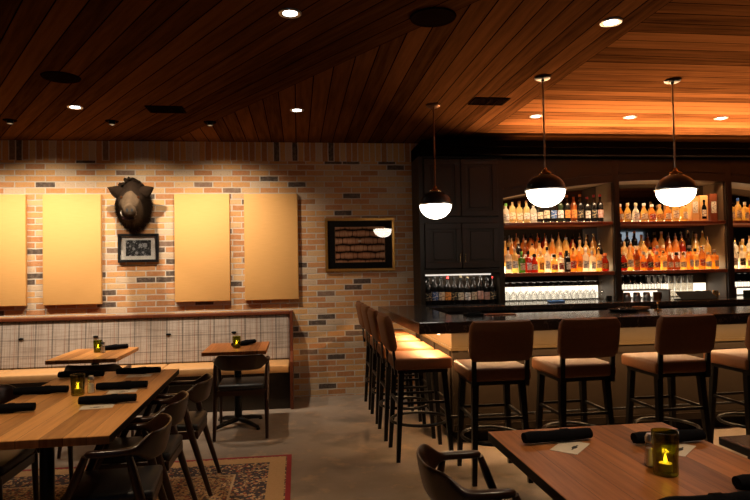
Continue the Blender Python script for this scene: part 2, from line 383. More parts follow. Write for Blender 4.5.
def tag(o, label, cat, group=None, kind=None):
    o['label'] = label; o['category'] = cat
    if group: o['group'] = group
    if kind: o['kind'] = kind
    return o
def thing(name, label, cat, loc=(0, 0, 0), rz=0.0, group=None):
    o = bpy.data.objects.new(name, None); C.objects.link(o)
    o.empty_display_size = 0.1
    o.location = loc; o.rotation_euler = (0, 0, rz)
    return tag(o, label, cat, group)
def struct(o, label, cat):
    o['kind'] = 'structure'; o['label'] = label; o['category'] = cat; return o
def dup(root, loc, rz, label, group=None, mats=None):
    r = root.copy(); C.objects.link(r); r.location = loc; r.rotation_euler = (0, 0, rz); r['label'] = label
    if group: r['group'] = group
    for ch in root.children:
        c = ch.copy(); C.objects.link(c); c.parent = r
        for g in ch.children:
            d = g.copy(); C.objects.link(d); d.parent = c
    return r
def light(name, typ, loc, energy, color, parent=None, target=None, **kw):
    l = bpy.data.lights.new(name, typ); l.energy = energy; l.color = color
    for k, v in kw.items(): setattr(l, k, v)
    o = bpy.data.objects.new(name, l); C.objects.link(o)
    o.location = loc
    if target is not None:
        o.rotation_euler = (Vector(target) - Vector(loc)).to_track_quat('-Z', 'Y').to_euler()
    if parent:
        o.parent = parent
        o.matrix_parent_inverse = parent_mat(parent).inverted()
    return o
def parent_mat(p):
    return Matrix.Translation(p.location) @ p.rotation_euler.to_matrix().to_4x4()

# ------------------------------------------------------------------ room
XL, XR, YB, HC = -5.0, 11.0, -9.5, 2.95
def quad_obj(name, pts, mat): 
    m = MB(); m.face(pts); return m.build(name, mat)
fl = MB(); fl.box(XL - .1, XR + .1, YB - .1, 0.1, -0.1, 0.0); struct(fl.build('floor', M['concrete']), 'mottled brown polished concrete floor of the dining room', 'floor')
w = MB(); w.box(XL, XR, 0.0, 0.12, 0.0, HC); struct(w.build('wall_back', M['brick']), 'reclaimed orange brick wall with an upright brick course on top', 'wall')
w = MB(); w.box(XL - .1, XL, YB, 0.12, 0.0, HC); struct(w.build('wall_left', M['plaster']), 'dark plaster side wall beyond the banquette', 'wall')
w = MB(); w.box(XR, XR + .1, YB, 0.12, 0.0, HC); struct(w.build('wall_right', M['plaster']), 'dark plaster side wall beyond the end of the bar', 'wall')
w = MB(); w.box(XL - .1, XR + .1, YB - .1, YB, 0.0, HC); struct(w.build('wall_front', M['plaster']), 'dark plaster wall opposite the bar', 'wall')
# ceiling: three fields of boards, cut along two seams
def seam(y): return -0.402 + (-1.606 - y) * 0.633
bm = bmesh.new(); uvl = bm.loops.layers.uv.new('UVMap')
yj = -1.606 - (2.10 + 0.402) / 0.633
fields = [([(XL, 0.12), (seam(0.12), 0.12), (2.10, yj), (2.10, YB), (XL, YB)], math.atan2(-1, 0.633), (seam(0), 0)),
          ([(seam(0.12), 0.12), (2.10, 0.12), (2.10, yj)], -PI / 2, (2.10, 0)),
          ([(2.10, 0.12), (XR, 0.12), (XR, YB), (2.10, YB)], 0.0, (0, -0.55))]
for k, (poly, ang, org) in enumerate(fields):
    f = bm.faces.new([bm.verts.new((x, y, HC)) for x, y in poly])
    ca, sa = math.cos(ang), math.sin(ang)
    for lp in f.loops:
        dx, dy = lp.vert.co.x - org[0], lp.vert.co.y - org[1]
        lp[uvl].uv = (dx * ca + dy * sa + 7.3 * k, -dx * sa + dy * ca + 14.0 * k)
top = [bm.verts.new(p) for p in ((XL, .12, HC + .08), (XR, .12, HC + .08), (XR, YB, HC + .08), (XL, YB, HC + .08))]
bm.faces.new(top)
for f in bm.faces: 
    if f.verts[0].co.z < HC + .01 and f.normal.z > 0: f.normal_flip()
me = bpy.data.meshes.new('ceiling'); bm.to_mesh(me); bm.free(); me.materials.append(M['ceiling'])
ce = bpy.data.objects.new('ceiling', me); C.objects.link(ce); struct(ce, 'stained wood board ceiling in three directions of planks', 'ceiling')
# windows opposite the bar (seen in the bar mirror, cool daylight)
m = MB(); m.box(9.15, 10.05, YB, YB + .02, 1.85, 2.35); struct(m.build('window_1', M['daylight']), 'small bright window opposite the bar, mirrored between the bottles', 'window')
m = MB(); m.box(-2.6, -0.2, YB, YB + .02, 0.7, 2.3); struct(m.build('window_2', M['dusk']), 'street window opposite the banquette with blue dusk light', 'window')

# ------------------------------------------------------------------ ceiling fixtures
def downlight(x, y, label, power, spot_deg=95):
    t = thing('downlight', label, 'ceiling light', (x, y, HC), 0, 'recessed downlights')
    m = MB(); prof = [(0.040, -0.002), (0.058, -0.008), (0.064, -0.006), (0.066, 0.0)]
    m.lathe(prof, seg=28, cap0=False, cap1=False); m.build('trim_ring', M['steel'], t, True)
    m = MB(); m.lathe([(0.0415, -0.0035), (0.0405, -0.003)], seg=28); m.build('lens', M['lens'], t)
    light('downlight_lamp', 'SPOT', (x, y, HC - 0.02), power, (1.0, 0.74, 0.46), t, (x, y, 0), spot_size=math.radians(spot_deg), spot_blend=0.7, shadow_soft_size=0.04)
DL = [(-1.935, -1.447, 'recessed downlight in the boards near the banquette, in front of the ochre panels', 14),
      (0.013, -1.459, 'recessed downlight above the bare floor, in front of the barrel picture', 9),
      (2.359, -1.368, 'recessed downlight over the bar beside the middle pendant rod', 14),
      (3.343, -1.383, 'recessed downlight over the bar between the two front pendant rods', 14),
      (4.332, -1.396, 'recessed downlight over the bar past the last pendant rod', 14),
      (-0.023, -3.589, 'large bright downlight near the round speaker, over the dining floor', 24),
      (1.908, -3.623, 'large bright downlight in front of the bar stools', 10)]
for x, y, lb, p in DL: downlight(x, y, lb, p)
# further downlights of the same grid, behind the viewer
for x, y, lb, p in ((-1.45, -4.05, 'downlight above the long dining table by the rug', 100), (1.35, -5.35, 'downlight above the walnut table with the lit votive', 95)):
    downlight(x, y, lb, p, 80)
def spot(x, y, tx, tz, label, power):
    t = thing('wall_spotlight', label, 'spotlight', (x, y, HC), 0, 'recessed wall spotlights')
    m = MB(); m.lathe([(0.028, -0.004), (0.055, -0.010), (0.062, 0.0)], seg=24, cap0=False, cap1=False); m.build('trim_ring', M['grille'], t, True)
    m = MB(); m.lathe([(0.024, -0.035), (0.028, -0.035), (0.030, -0.001)], seg=20, cap0=False); m.build('lamp_head', M['black'], t, True)
    m = MB(); m.lathe([(0.0235, -0.033), (0.023, -0.0325)], seg=20); m.build('lens', M['spotlens'], t)
    light('spotlight_lamp', 'SPOT', (x, y, HC - 0.045), power, (1.0, 0.83, 0.63), t, (tx, 0, tz - .80), spot_size=math.radians(116), spot_blend=1.0, shadow_soft_size=0.025)
spot(-2.701, -0.934, -2.70, 1.65, 'dark wall spotlight aimed at the two panels by the boar, above them', 178)
spot(-1.770, -0.944, -1.70, 1.65, 'dark wall spotlight aimed at the mounted boar head', 146)
spot(-0.842, -0.952, -0.80, 1.65, 'dark wall spotlight aimed at the panels nearest the barrel picture', 155)
spot(-3.640, -0.934, -3.60, 1.65, 'dark wall spotlight past the edge of the first panel', 130)
def speaker(x, y, label):
    t = thing('ceiling_speaker', label, 'speaker', (x, y, HC), 0, 'round ceiling speakers')
    m = MB(); m.lathe([(0.112, -0.006), (0.132, -0.009), (0.137, 0.0)], seg=40, cap0=False, cap1=False); m.build('bezel', M['grille'], t, True)
    m = MB(); m.lathe([(0.0, -0.009), (0.06, -0.008), (0.1125, -0.006)], seg=40, cap0=False, cap1=False); m.build('grille', M['grille'], t, True)
speaker(-1.735, -2.305, 'round dark speaker grille in the ceiling boards above the long dining table')
speaker(0.808, -3.604, 'round dark speaker grille in the ceiling boards nearest the first pendant')
def vent(x, y, rz, label):
    t = thing('air_vent', label, 'vent', (x, y, HC), rz, 'ceiling air vents')
    m = MB()
    for a in ((-.16, .16, -.11, -.09), (-.16, .16, .09, .11), (-.16, -.14, -.09, .09), (.14, .16, -.09, .09)): m.box(a[0], a[1], a[2], a[3], -.010, 0)
    m.build('vent_frame', M['grille'], t)
    m = MB(); m.box(-.14, .14, -.09, .09, -.0035, 0); m.build('duct_back', M['grille'], t)
    m = MB()
    for i in range(3): m.box(-.076 + .07 * i, -.066 + .07 * i, -.09, .09, -.009, -.0036)
    for i in range(5): m.box(-.14, .14, -.062 + .03 * i, -.059 + .03 * i, -.007, -.0036)
    m.build('louvres', M['grille'], t)
vent(-1.163, -1.425, 0.0, 'rectangular air vent in the ceiling above the ochre panel by the boar')
vent(1.715, -1.868, 0.0, 'rectangular air vent in the ceiling between the first two pendant rods')

# ------------------------------------------------------------------ wall panels and pictures
def panel(x0, label, zt=2.348):
    m = MB(); m.box(-.305, .305, -.05, 0, -1.22, 0, .010, 3)
    o = m.build('mounted_panel', M['ochre'], None, True, loc=(x0 + .305, -.002, zt)); tag(o, label, 'wall panel', 'ochre wall panels')
panel(-3.548, 'ochre cloth wall panel at the far end, past the panel beside the boar')
panel(-2.765, 'second ochre cloth panel, beside the boar on the side away from the bar')
panel(-1.372, 'ochre cloth wall panel between the boar head and the last panel')
panel(-0.602, 'ochre cloth wall panel nearest the gilt framed barrel picture')
def picture(name, label, x0, x1, z0, z1, fw, fmat, mmat, pm, mx, mz, depth=.035, bead=None, glass=True):
    cx, cz = (x0 + x1) / 2, (z0 + z1) / 2
    t = thing(name, label, 'picture', (cx, -.001, cz))
    a, b = (x1 - x0) / 2, (z1 - z0) / 2
    m = MB()
    for (q0, q1, r0, r1) in ((-a, a, b - fw, b), (-a, a, -b, -b + fw), (-a, -a + fw, -b + fw, b - fw), (a - fw, a, -b + fw, b - fw)): m.box(q0, q1, -depth, 0, r0, r1, .003, 1)
    m.build('frame', fmat, t)
    m = MB(); m.box(-a + fw, a - fw, -.015, 0, -b + fw, b - fw); m.build('mat_board', mmat, t)
    m = MB(); m.box(-mx, mx, -.0165, -.0151, -mz, mz); p = m.build('print', pm, t)
    if bead:
        m = MB()
        for (q0, q1, r0, r1) in ((-mx - .004, mx + .004, mz, mz + .004), (-mx - .004, mx + .004, -mz - .004, -mz), (-mx - .004, -mx, -mz, mz), (mx, mx + .004, -mz, mz)): m.box(q0, q1, -.0166, -.0151, r0, r1)
        m.build('inner_line', bead, t)
    if glass:
        m = MB(); m.box(-a + fw, a - fw, -.021, -.019, -b + fw, b - fw); m.build('glass', M['pane'], t)
    return t
bp = picture('barrel_picture', 'gilt framed photograph of stacked barrels on a black mat', 0.318, 1.137, 1.438, 2.062, .032, M['gold'], M['blackmat'], M['barrels'], .29, .205, .035, M['copper'])
m = MB(); m.box(-.022, .016, -.0172, -.0166, .028, .052); m.build('bung_tag', M['menu'], bp)
sp_ = picture('street_picture', 'black framed monochrome photograph hanging under the boar head', -1.985, -1.548, 1.585, 1.905, .030, M['blackpaint'], M['mat'], M['street'], .135, .088)
m = MB()
for i, (x, z, r) in enumerate([(-.09, .02, .012), (-.05, -.01, .016), (.02, .03, .02), (.07, .03, .026), (.05, -.05, .014), (-.02, -.055, .018)]):
    m.rings([[(x + r * math.cos(k * PI / 6), -.0167, z + r * math.sin(k * PI / 6)) for k in range(12)], [(x + r * math.cos(k * PI / 6), -.0172, z + r * math.sin(k * PI / 6)) for k in range(12)]])
m.build('highlights', plain('grey_print', (0.35, 0.35, 0.35), 0.5), sp_)

# ------------------------------------------------------------------ boar head
bo = thing('boar_head', 'dark bristly boar head mounted on the brick wall with ears spread', 'animal trophy', (-1.80, 0.0, 2.24))
secs = [(0.0, -.001, -.02, .150, .280, .28), (0.0, -.05, -.015, .195, .300, .30), (0.005, -.13, -.01, .205, .290, .28), (0.015, -.22, -.015, .190, .240, .235), (0.03, -.31, -.03, .155, .180, .19),
        (0.045, -.38, -.055, .120, .145, .165), (0.06, -.45, -.085, .090, .105, .135), (0.075, -.52, -.110, .074, .078, .105), (0.09, -.58, -.125, .066, .064, .080), (0.10, -.615, -.130, .070, .066, .062), (0.103, -.628, -.130, .062, .058, .052)]
m = MB(); N = 24; R_ = []
for (cx, cy, cz, hw, hu, hd) in secs:
    ring = []; hw *= .86 if cy > -.4 else .98; hd *= .94
    for j in range(N):
        a = 2 * PI * j / N; sx, sz = math.cos(a), math.sin(a)
        # pointed crest on top, pointed throat below
        w_ = hw * (abs(sx) ** 0.95) * (1 if sx >= 0 else -1) * (1 - 0.42 * max(0, sz) ** 2 - 0.22 * max(0, -sz) ** 2)
        ring.append((cx + w_, cy, cz + (hu if sz > 0 else hd) * sz))
    R_.append(ring)
m.rings(R_)
body = m.build('head', M['fur'], bo, True, 0, 1)
body.data.materials.append(M['fur'])
pm_ = body.modifiers.new('bristles', 'PARTICLE_SYSTEM'); ps_ = pm_.particle_system.settings
ps_.type = 'HAIR'; ps_.count = 7000; ps_.hair_length = .034; ps_.hair_step = 3; ps_.root_radius = .12; ps_.tip_radius = .02; ps_.radius_scale = .02
ps_.use_advanced_hair = True; ps_.normal_factor = .012; ps_.object_align_factor = (0.0, .022, -.012); ps_.brownian_factor = .006; ps_.material = 1
ps_.length_random = .5
for sgn in (-1, 1):
    m = MB(); rr = []
    base = Vector((0.02 + sgn * .100, -.26, .085)); tip = Vector((0.02 + sgn * .232, -.27, .150))
    dirv = (tip - base); side = Vector((-dirv.z, 0, dirv.x)).normalized()
    for k, (tt, wd) in enumerate(((-.25, .035), (0, .055), (.3, .070), (.6, .055), (.85, .028), (1.05, .004))):
        p = base + dirv * tt
        rr.append([tuple(p + side * wd * math.cos(2 * PI * j / 10) + Vector((0, 1, 0)) * (.014 * math.sin(2 * PI * j / 10) + .02 * math.cos(2 * PI * j / 10) ** 2)) for j in range(10)])
    m.rings(rr); m.build('ear', M['fur'], bo, True)
    m = MB(); m.lathe([(.001, -.013), (.009, -.010), (.013, 0), (.009, .010), (.001, .013)], (0.04 + sgn * .086, -.375, .032), 10); m.build('eye', plain('amber_glass_eye', (0.06, 0.02, 0.005), 0.1), bo, True)
    m = MB(); x0 = .08 + sgn * .048
    m.tube([(x0, -.55, -.195), (x0 + sgn * .020, -.57, -.18), (x0 + sgn * .030, -.575, -.15), (x0 + sgn * .026, -.57, -.125)], [.006, .006, .004, .001], 8); m.build('tusk', M['menu'], bo, True)
m = MB()
for sgn in (-1, 1): m.rings([[(.103 + sgn * .024 + .012 * math.cos(2 * PI * j / 10), y, -.128 + .018 * math.sin(2 * PI * j / 10)) for j in range(10)] for y in (-.630, -.624)])
m.build('nostrils', M['ink'], bo)
m = MB(); m.rings([[(.078 + .062 * math.cos(2 * PI * j / 14), y, -.205 + .020 * math.sin(2 * PI * j / 14)) for j in range(14)] for y in (-.590, -.52)]); m.build('mouth', plain('dark_mouth', (0.03, 0.008, 0.006), 0.4), bo)
m = MB()
for k in range(90):    # bristle mane along the crest
    a = PI * (0.14 + 0.72 * random.random()); y = -.02 - .2 * random.random()
    x = .19 * math.cos(a) * .85; z = .27 * math.sin(a)
    m.tube([(x * .92, y, z * .93), (x * .97, y - .012, z * .985), (x * .99, y - .025, z * 1.01)], [.020, .012, .003], 5)
m.build('bristle_mane', M['fur'], bo)

# ------------------------------------------------------------------ banquette
bq = thing('banquette', 'long wall banquette with plaid back and tan leather seat', 'bench', (0, 0, 0))
X0, X1 = -4.6, -0.10
m = MB()
m.rings([[(x, -.155, .46), (x, -.115, .965), (x, -.03, .965), (x, -.03, .46)] for x in (X0, X1)])
m.build('backrest', M['plaid'], bq, False, .02)
m = MB(); m.box(X0, X1, -.135, -.005, .966, 1.003, .008, 2); m.build('top_rail', M['mahogany'], bq)
for xa, xb in ((-4.58, -3.02), (-3.015, -1.425), (-1.42, -.105)):
    m = MB(); m.box(xa, xb, -.575, -.165, .385, .468, .018, 3); m.build('seat_cushion', M['tan'], bq, True)
m = MB(); m.box(X0, X1, -.53, -.02, .0, .384); m.build('base', M['cabinet'], bq)
m = MB(); m.prism([(0, 0), (0, 0)], 0, 0) if False else None
m = MB(); m.rings([[(x, -.585, .0), (x, -.585, .50), (x, -.20, .56), (x, -.165, 1.008), (x, -.004, 1.008), (x, -.004, 0)] for x in (X1 + .001, X1 + .036)]); m.build('end_panel', M['mahogany'], bq, False, .006)
for bx in (-3.70, -2.95, -2.19, -1.425, -.72):
    m = MB(); m.rings([[(bx + r * 2.1 * math.cos(2 * PI * j / 14), y, .782 + r * .9 * math.sin(2 * PI * j / 14)) for j in range(14)] for r, y in ((.011, -.128), (.014, -.138), (.009, -.143))]); m.build('tufting_button', M['rubber'], bq)

# ------------------------------------------------------------------ tables
def cross_foot(t, x, y, h, arm=.28):
    m = MB(); m.lathe([(.045, .05), (.036, .08), (.034, h)], (x, y, 0), 16); m.build('column', M['black'], t, True)
    m = MB()
    for a in range(4):
        ca, sa = math.cos(a * PI / 2 + .785), math.sin(a * PI / 2 + .785)
        m.tube([(x + .02 * ca, y + .02 * sa, .06), (x + arm * .6 * ca, y + arm * .6 * sa, .045), (x + arm * ca, y + arm * sa, .022)], [.028, .022, .016], 8)
        m.lathe([(.018, 0), (.018, .015), (.012, .022)], (x + arm * ca, y + arm * sa, 0), 10)
    m.build('cross_base', M['black'], t, True)
    m = MB(); m.box(x - .2, x + .2, y - .03, y + .03, h, h + .012); m.box(x - .03, x + .03, y - .2, y + .2, h, h + .0121); m.build('top_bracket', M['black'], t)
def table(name, label, cx, cy, sx, sy, rz, mat, thick, feet, ztop=.745):
    t = thing(name, label, 'table', (cx, cy, 0), rz)
    m = MB(); m.box(-sx / 2, sx / 2, -sy / 2, sy / 2, ztop - thick, ztop, .004, 2); m.build('tabletop', mat, t)
    for ft in feet: cross_foot(t, ft[0], ft[1], ztop - thick - .0122, *ft[2:])
    return t
table('dining_table', 'long oak dining table on the rug with six black napkin rolls', -1.283, -3.215, .80, 1.83, math.radians(1.2), M['table_a'], .04, [(0, -.55, .20), (0, .55, .20)], .7385).location.z = .0065
table('dining_table', 'walnut dining table in front with the big green votive', 1.252, -5.29, .84, 1.80, math.radians(0), M['table_b'], .042, [(.02, -.45), (.02, .45)])
table('dining_table', 'black topped table beside the walnut table, past the votive', 2.19, -5.20, .86, 1.10, 0, M['blacktop'], .035, [(0, 0)])
table('bistro_table', 'small oak table against the banquette behind the long dining table', -1.845, -1.235, .575, .74, 0, M['table_a'], .035, [(0, 0)])
table('bistro_table', 'small oak table against the banquette at its end near the bar', -.585, -1.11, .575, .67, 0, M['table_b'], .035, [(0, 0)])

# ------------------------------------------------------------------ chairs
def make_chair():
    t = thing('dining_chair', '', 'chair', (0, 0, 0), 0, 'curved walnut dining chairs')
    # curved back and arms in one bent band
    m = MB(); rr = []
    K = 28
    for i in range(K + 1):
        s_ = -1 + 2 * i / K; a = abs(s_)
        ang = s_ * math.radians(102)
        # rounded U: wide ellipse
        px = .232 * math.copysign(min(1, abs(math.sin(ang)) ** .8), s_) if s_ else 0
        py = -.245 + (1 - math.cos(ang)) * .195 if a < .84 else -.245 + (1 - math.cos(math.copysign(.84, s_) * math.radians(102))) * .195 + (a - .84) * 1.0
        k = 0 if a < .42 else min(1, (a - .42) / .30); k = k * k * (3 - 2 * k)
        ztop_ = .735 * (1 - k) + .675 * k
        hgt = .145 * (1 - k) + .034 * k
        th = .020 * (1 - k) + .048 * k
        if i in (0, K): th *= .7
        # normal in plan
        nx, ny = px * .8, py + .03
        l = math.hypot(nx, ny) or 1; nx, ny = nx / l, ny / l
        if a > .84: nx, ny = math.copysign(1, s_), 0
        ring = []
        for q in range(10):
            b = 2 * PI * q / 10
            cw = math.copysign(abs(math.cos(b)) ** .6, math.cos(b)); sw = math.copysign(abs(math.sin(b)) ** .6, math.sin(b))
            lean = -.03 * (1 - k) * (sw * .5)
            ring.append((px + nx * (cw * th / 2 - lean), py + ny * (cw * th / 2 - lean), ztop_ - hgt / 2 + sw * hgt / 2))
        rr.append(ring)
    m.rings(rr); m.build('back_rail', M['walnut'], t, True, 0, 1)
    for sx in (-1, 1):
        m = MB(); m.tube([(sx * .215, .205, 0), (sx * .218, .19, .40), (sx * .224, .12, .56), (sx * .226, .085, .648)], [.013, .019, .021, .016], 10); m.build('front_leg', M['walnut'], t, True)
        m = MB(); m.tube([(sx * .225, -.275, 0), (sx * .222, -.155, .40), (sx * .228, -.115, .58), (sx * .229, -.10, .64)], [.014, .023, .020, .014], 10); m.build('rear_leg', M['walnut'], t, True)
    m = MB(); m.box(-.20, .20, -.20, .205, .415, .462, .018, 3); m.build('seat', M['seatdark'], t, True)
    m = MB()
    for a in ((-.208, .208, .180, .200), (-.208, .208, -.195, -.175), (-.208, -.188, -.175, .180), (.188, .208, -.175, .180)): m.box(*a, .365, .414)
    m.build('seat_frame', M['walnut'], t)
    return t
ch = make_chair()
CH = [(-.865, -2.70, PI / 2, 'walnut armchair on the aisle side of the long table, closest to the banquette'),
      (-.925, -3.31, PI / 2, 'walnut armchair on the aisle side of the long table, middle of three'),
      (-.90, -3.91, PI / 2 + .1, 'walnut armchair on the aisle side of the long table, closest to the viewer'),
      (-1.77, -2.82, -PI / 2, 'walnut armchair on the wall side of the long table, closest to the banquette'),
      (-1.76, -3.40, -PI / 2, 'walnut armchair on the wall side of the long table, in the middle'),
      (-1.75, -3.98, -PI / 2 - .1, 'walnut armchair tucked under the near end of the long table'),
      (-.52, -1.37, 0.02, 'walnut armchair at the small table by the banquette end, back turned'),
      (-1.69, -1.62, 0.0, 'walnut armchair at the small table behind the long dining table, back turned'),
      (.70, -4.66, -PI / 2 - .02, 'glossy walnut armchair at the front table, on its aisle side')]
for i, (x, y, rz, lb) in enumerate(CH):
    if i == 0: ch.location = (x, y, .0105); ch.rotation_euler = (0, 0, rz); ch['label'] = lb
    else:
        onrug = -2.67 < x < -.07 and y < -2.15
        c_ = dup(ch, (x, y, .0105 if onrug else .004), rz, lb)
        if 'glossy' in lb: c_.scale = (1, .9, 1)

# ------------------------------------------------------------------ rug
m = MB(); m.box(-RW, RW, -RL, RL, 0, .006); tag(m.build('persian_rug', M['rug'], loc=(-1.37, -2.135 - RL, .0001)), 'red bordered tan and navy oriental rug under the long table', 'rug')

# ------------------------------------------------------------------ place settings
def nap_proto():
    t = thing('napkin_roll', '', 'napkin', (0, 0, 0), 0, 'black napkin rolls')
    m = MB(); rr = []
    for i in range(9):
        x = -.15 + .30 * i / 8; r0 = (.025 + .0012 * math.sin(i * 1.7)) * (.88 if i in (0, 8) else 1)
        rr.append([(x, r0 * 1.2 * math.cos(2 * PI * j / 14) + .004 * math.sin(i), .025 + (r0 + .0015 * math.sin(3 * j + i)) * .92 * math.sin(2 * PI * j / 14)) for j in range(14)])
    m.rings(rr); m.build('cloth_roll', M['napkin'], t, True)
    m = MB(); m.rings([[(x, .031 * math.cos(2 * PI * j / 14), .0255 + .0262 * math.sin(2 * PI * j / 14)) for j in range(14)] for x in (.02, .05)], False, False); m.build('fold_band', M['napkin'], t, True)
    return t
def card_proto():
    t = thing('menu_card', '', 'card', (0, 0, 0), 0, 'cream menu cards')
    m = MB(); m.box(-.085, .085, -.055, .055, 0, .0015); m.build('sheet', M['menu'], t)
    m = MB()
    m.rings([[(.022 * math.cos(2 * PI * j / 16), -.018 + .010 * math.sin(2 * PI * j / 16), z) for j in range(16)] for z in (.0016, .002)])
    m.box(-.035, -.024, -.022, -.016, .0016, .002); m.box(.024, .035, -.022, -.016, .0016, .002)
    m.build('printed_mark', M['ink'], t); return t
Z = .7455
np_ = None; cp_ = None
for x, y, rz, card, lb in [
    (-1.075, -3.44, .08, (-.035, -.065), 'nearest black napkin roll on the aisle side of the long table'),
    (-1.11, -3.035, .06, (.02, -.065), 'black napkin roll in the middle of the aisle side of the long table'),
    (-1.15, -2.48, 0, (.02, -.06), 'black napkin roll on the long table, far corner on the aisle side'),
    (-1.53, -2.52, -.05, None, 'black napkin roll on the long table, far corner on the wall side'),
    (-1.575, -3.07, .03, None, 'black napkin roll in the middle of the wall side of the long table'),
    (-1.57, -3.56, .10, None, 'nearest black napkin roll on the wall side of the long table'),
    (1.066, -4.60, .06, (.02, -.075), 'black napkin roll on the walnut table facing the glossy armchair'),
    (1.50, -4.70, -.02, (-.02, -.075), 'black napkin roll on the walnut table just behind the big votive'),
    (1.55, -5.225, -.08, None, 'black napkin roll on the walnut table by its outer edge'),
    (1.20, -5.345, .02, None, 'black napkin roll on the walnut table in front of the big votive'),
    (-1.765, -1.03, .5, None, 'black napkin roll beside the votive on the small far table'),
    (-.53, -1.03, .9, None, 'black napkin roll beside the votive on the small end table')]:
    cardlift = .0021 if card else 0
    if np_ is None:
        np_ = nap_proto(); np_.location = (x, y, Z + cardlift); np_.rotation_euler = (0, 0, rz); np_['label'] = lb
    else: dup(np_, (x, y, Z + cardlift), rz, lb)
    if card:
        cl = 'cream menu card under the ' + lb.replace('black napkin roll', 'napkin').replace('aisle side of the long table', 'long table aisle side')
        rzc = rz + (.75 if x > 0 else .05)
        loc = (x + card[0], y + card[1], Z)
        if cp_ is None:
            cp_ = card_proto(); cp_.location = loc; cp_.rotation_euler = (0, 0, rzc); cp_['label'] = cl
        else: dup(cp_, loc, rzc, cl)
def votive(x, y, r, h, label, fl_=1.0):
    t = thing('votive_holder', label, 'candle', (x, y, Z), 0, 'green glass votives')
    m = MB(); seg = 28; prof = [(r * .86, 0), (r * .95, .006), (r * .93, h * .3), (r, h * .7), (r * 1.04, h), (r * .97, h), (r * .92, h * .7), (r * .86, h * .3), (r * .8, .012)]
    m.rings([[(rr * (1 + .018 * math.sin(j * 5 + z * 90)) * math.cos(2 * PI * j / seg), rr * (1 + .018 * math.sin(j * 5 + z * 90)) * math.sin(2 * PI * j / seg), z) for j in range(seg)] for rr, z in prof]); m.build('glass_cup', M['green'], t, True)
    m = MB(); m.lathe([(r * .5, .013), (r * .5, .038), (r * .45, .040)], seg=16); m.build('candle', M['wax'], t, True)
    m = MB(); m.lathe([(.001, .041), (.0055, .046), (.006, .052), (.003, .062), (.0005, .072)], seg=10); m.build('flame', M['flame'], t, True)
    light('candle_glow', 'POINT', (x, y, Z + .062), .25 * fl_, (1.0, .58, .2), t, shadow_soft_size=.008)
votive(1.272, -5.03, .044, .150, 'big green glass votive with a lit candle on the walnut table')
votive(-1.335, -3.15, .040, .125, 'green glass votive with a lit candle on the long oak table')
votive(-1.845, -1.16, .038, .11, 'green glass votive on the small table behind the long table')
votive(-.585, -1.20, .038, .11, 'green glass votive on the small table near the banquette end')
def shaker(x, y, label, h=.10):
    t = thing('salt_shaker', label, 'shaker', (x, y, Z), 0, 'glass salt shakers')
    m = MB(); m.lathe([(.021, 0), (.022, .01), (.018, h * .7), (.017, h * .75)], seg=12); m.build('glass_body', M['clear'], t, True)
    m = MB(); m.lathe([(.017, .004), (.0155, h * .55)], seg=12); m.build('salt', M['white'], t, True)
    m = MB(); m.lathe([(.0185, h * .75), (.019, h * .9), (.013, h)], seg=12); m.build('metal_cap', M['steel'], t, True)
shaker(1.270, -4.945, 'glass salt shaker with metal cap behind the big votive', .118)
shaker(-1.275, -3.10, 'glass salt shaker with metal cap beside the votive on the long table', .105)
shaker(-1.785, -1.21, 'glass salt shaker on the small table behind the long table')

# ------------------------------------------------------------------ the bar
BZ = 1.05
bar = thing('bar_counter', 'L shaped bar with dark stone top and lit wood front', 'bar', (0, 0, 0))
def Lpoly(m, x0, y0, xi, yi, z0, z1, yb=-.42, xe=5.6, skew=0.0):
    poly = [(x0 - skew, yb), (x0, y0), (xe, y0), (xe, yi), (xi, yi), (xi, yb)]
    m.rings([[(x, y, z0) for x, y in poly], [(x, y, z1) for x, y in poly]]); return m
Lpoly(MB(), .92, -2.46, 1.34, -1.80, BZ - .09, BZ, -.44, skew=.05).build('countertop', M['stone'], bar, False, .005)
Lpoly(MB(), 1.27, -2.10, 1.33, -1.86, .10, BZ - .0905, -.80).build('front_panel', M['cabinet'], bar)
Lpoly(MB(), 1.262, -2.108, 1.2695, -2.1005, .80, BZ - .091, -.80).build('lit_frieze', M['barface'], bar)
Lpoly(MB(), 1.250, -2.120, 1.2695, -2.1005, .775, .7995, -.80).build('frieze_moulding', M['barface'], bar)
Lpoly(MB(), 1.32, -2.05, 1.33, -2.0, .0, .0995, -.80).build('toe_kick', M['rubber'], bar)
m = MB()
for x in (1.32, 2.2, 3.1, 4.0, 4.9): m.box(x, x + .05, -2.113, -2.1005, .1005, .7745)
for z in (.11, .71): m.box(1.27, 5.6, -2.1125, -2.1005, z, z + .05)
for y in (-2.05, -1.45, -.86): m.box(1.2575, 1.2695, y, y + .05, .1005, .7745)
m.build('panel_moulding', M['cabinet'], bar)
m = MB(); m.tube([(1.222, -.85, .24), (1.222, -2.12, .24), (1.25, -2.15, .24), (5.5, -2.15, .24)], .012, 10); m.build('foot_rail', M['black'], bar, True)
m = MB()
for x in (1.5, 2.4, 3.3, 4.2): m.tube([(x, -2.10, .24), (x, -2.148, .24)], .007, 8)
m.build('rail_bracket', M['black'], bar)
m = MB(); m.box(1.30, 5.5, -2.368, -2.353, BZ - .098, BZ - .0905); m.box(1.075, 1.09, -2.42, -.82, BZ - .098, BZ - .0905); m.build('led_strip', M['led'], bar)
light('bar_front_led', 'AREA', (3.4, -2.36, BZ - .10), 46, WARM, bar, (3.4, -2.36, 0), shape='RECTANGLE', size=4.2, size_y=.03)
light('bar_wing_led', 'AREA', (1.082, -1.62, BZ - .10), 44, WARM, bar, (1.082, -1.62, 0), shape='RECTANGLE', size=.03, size_y=1.60)

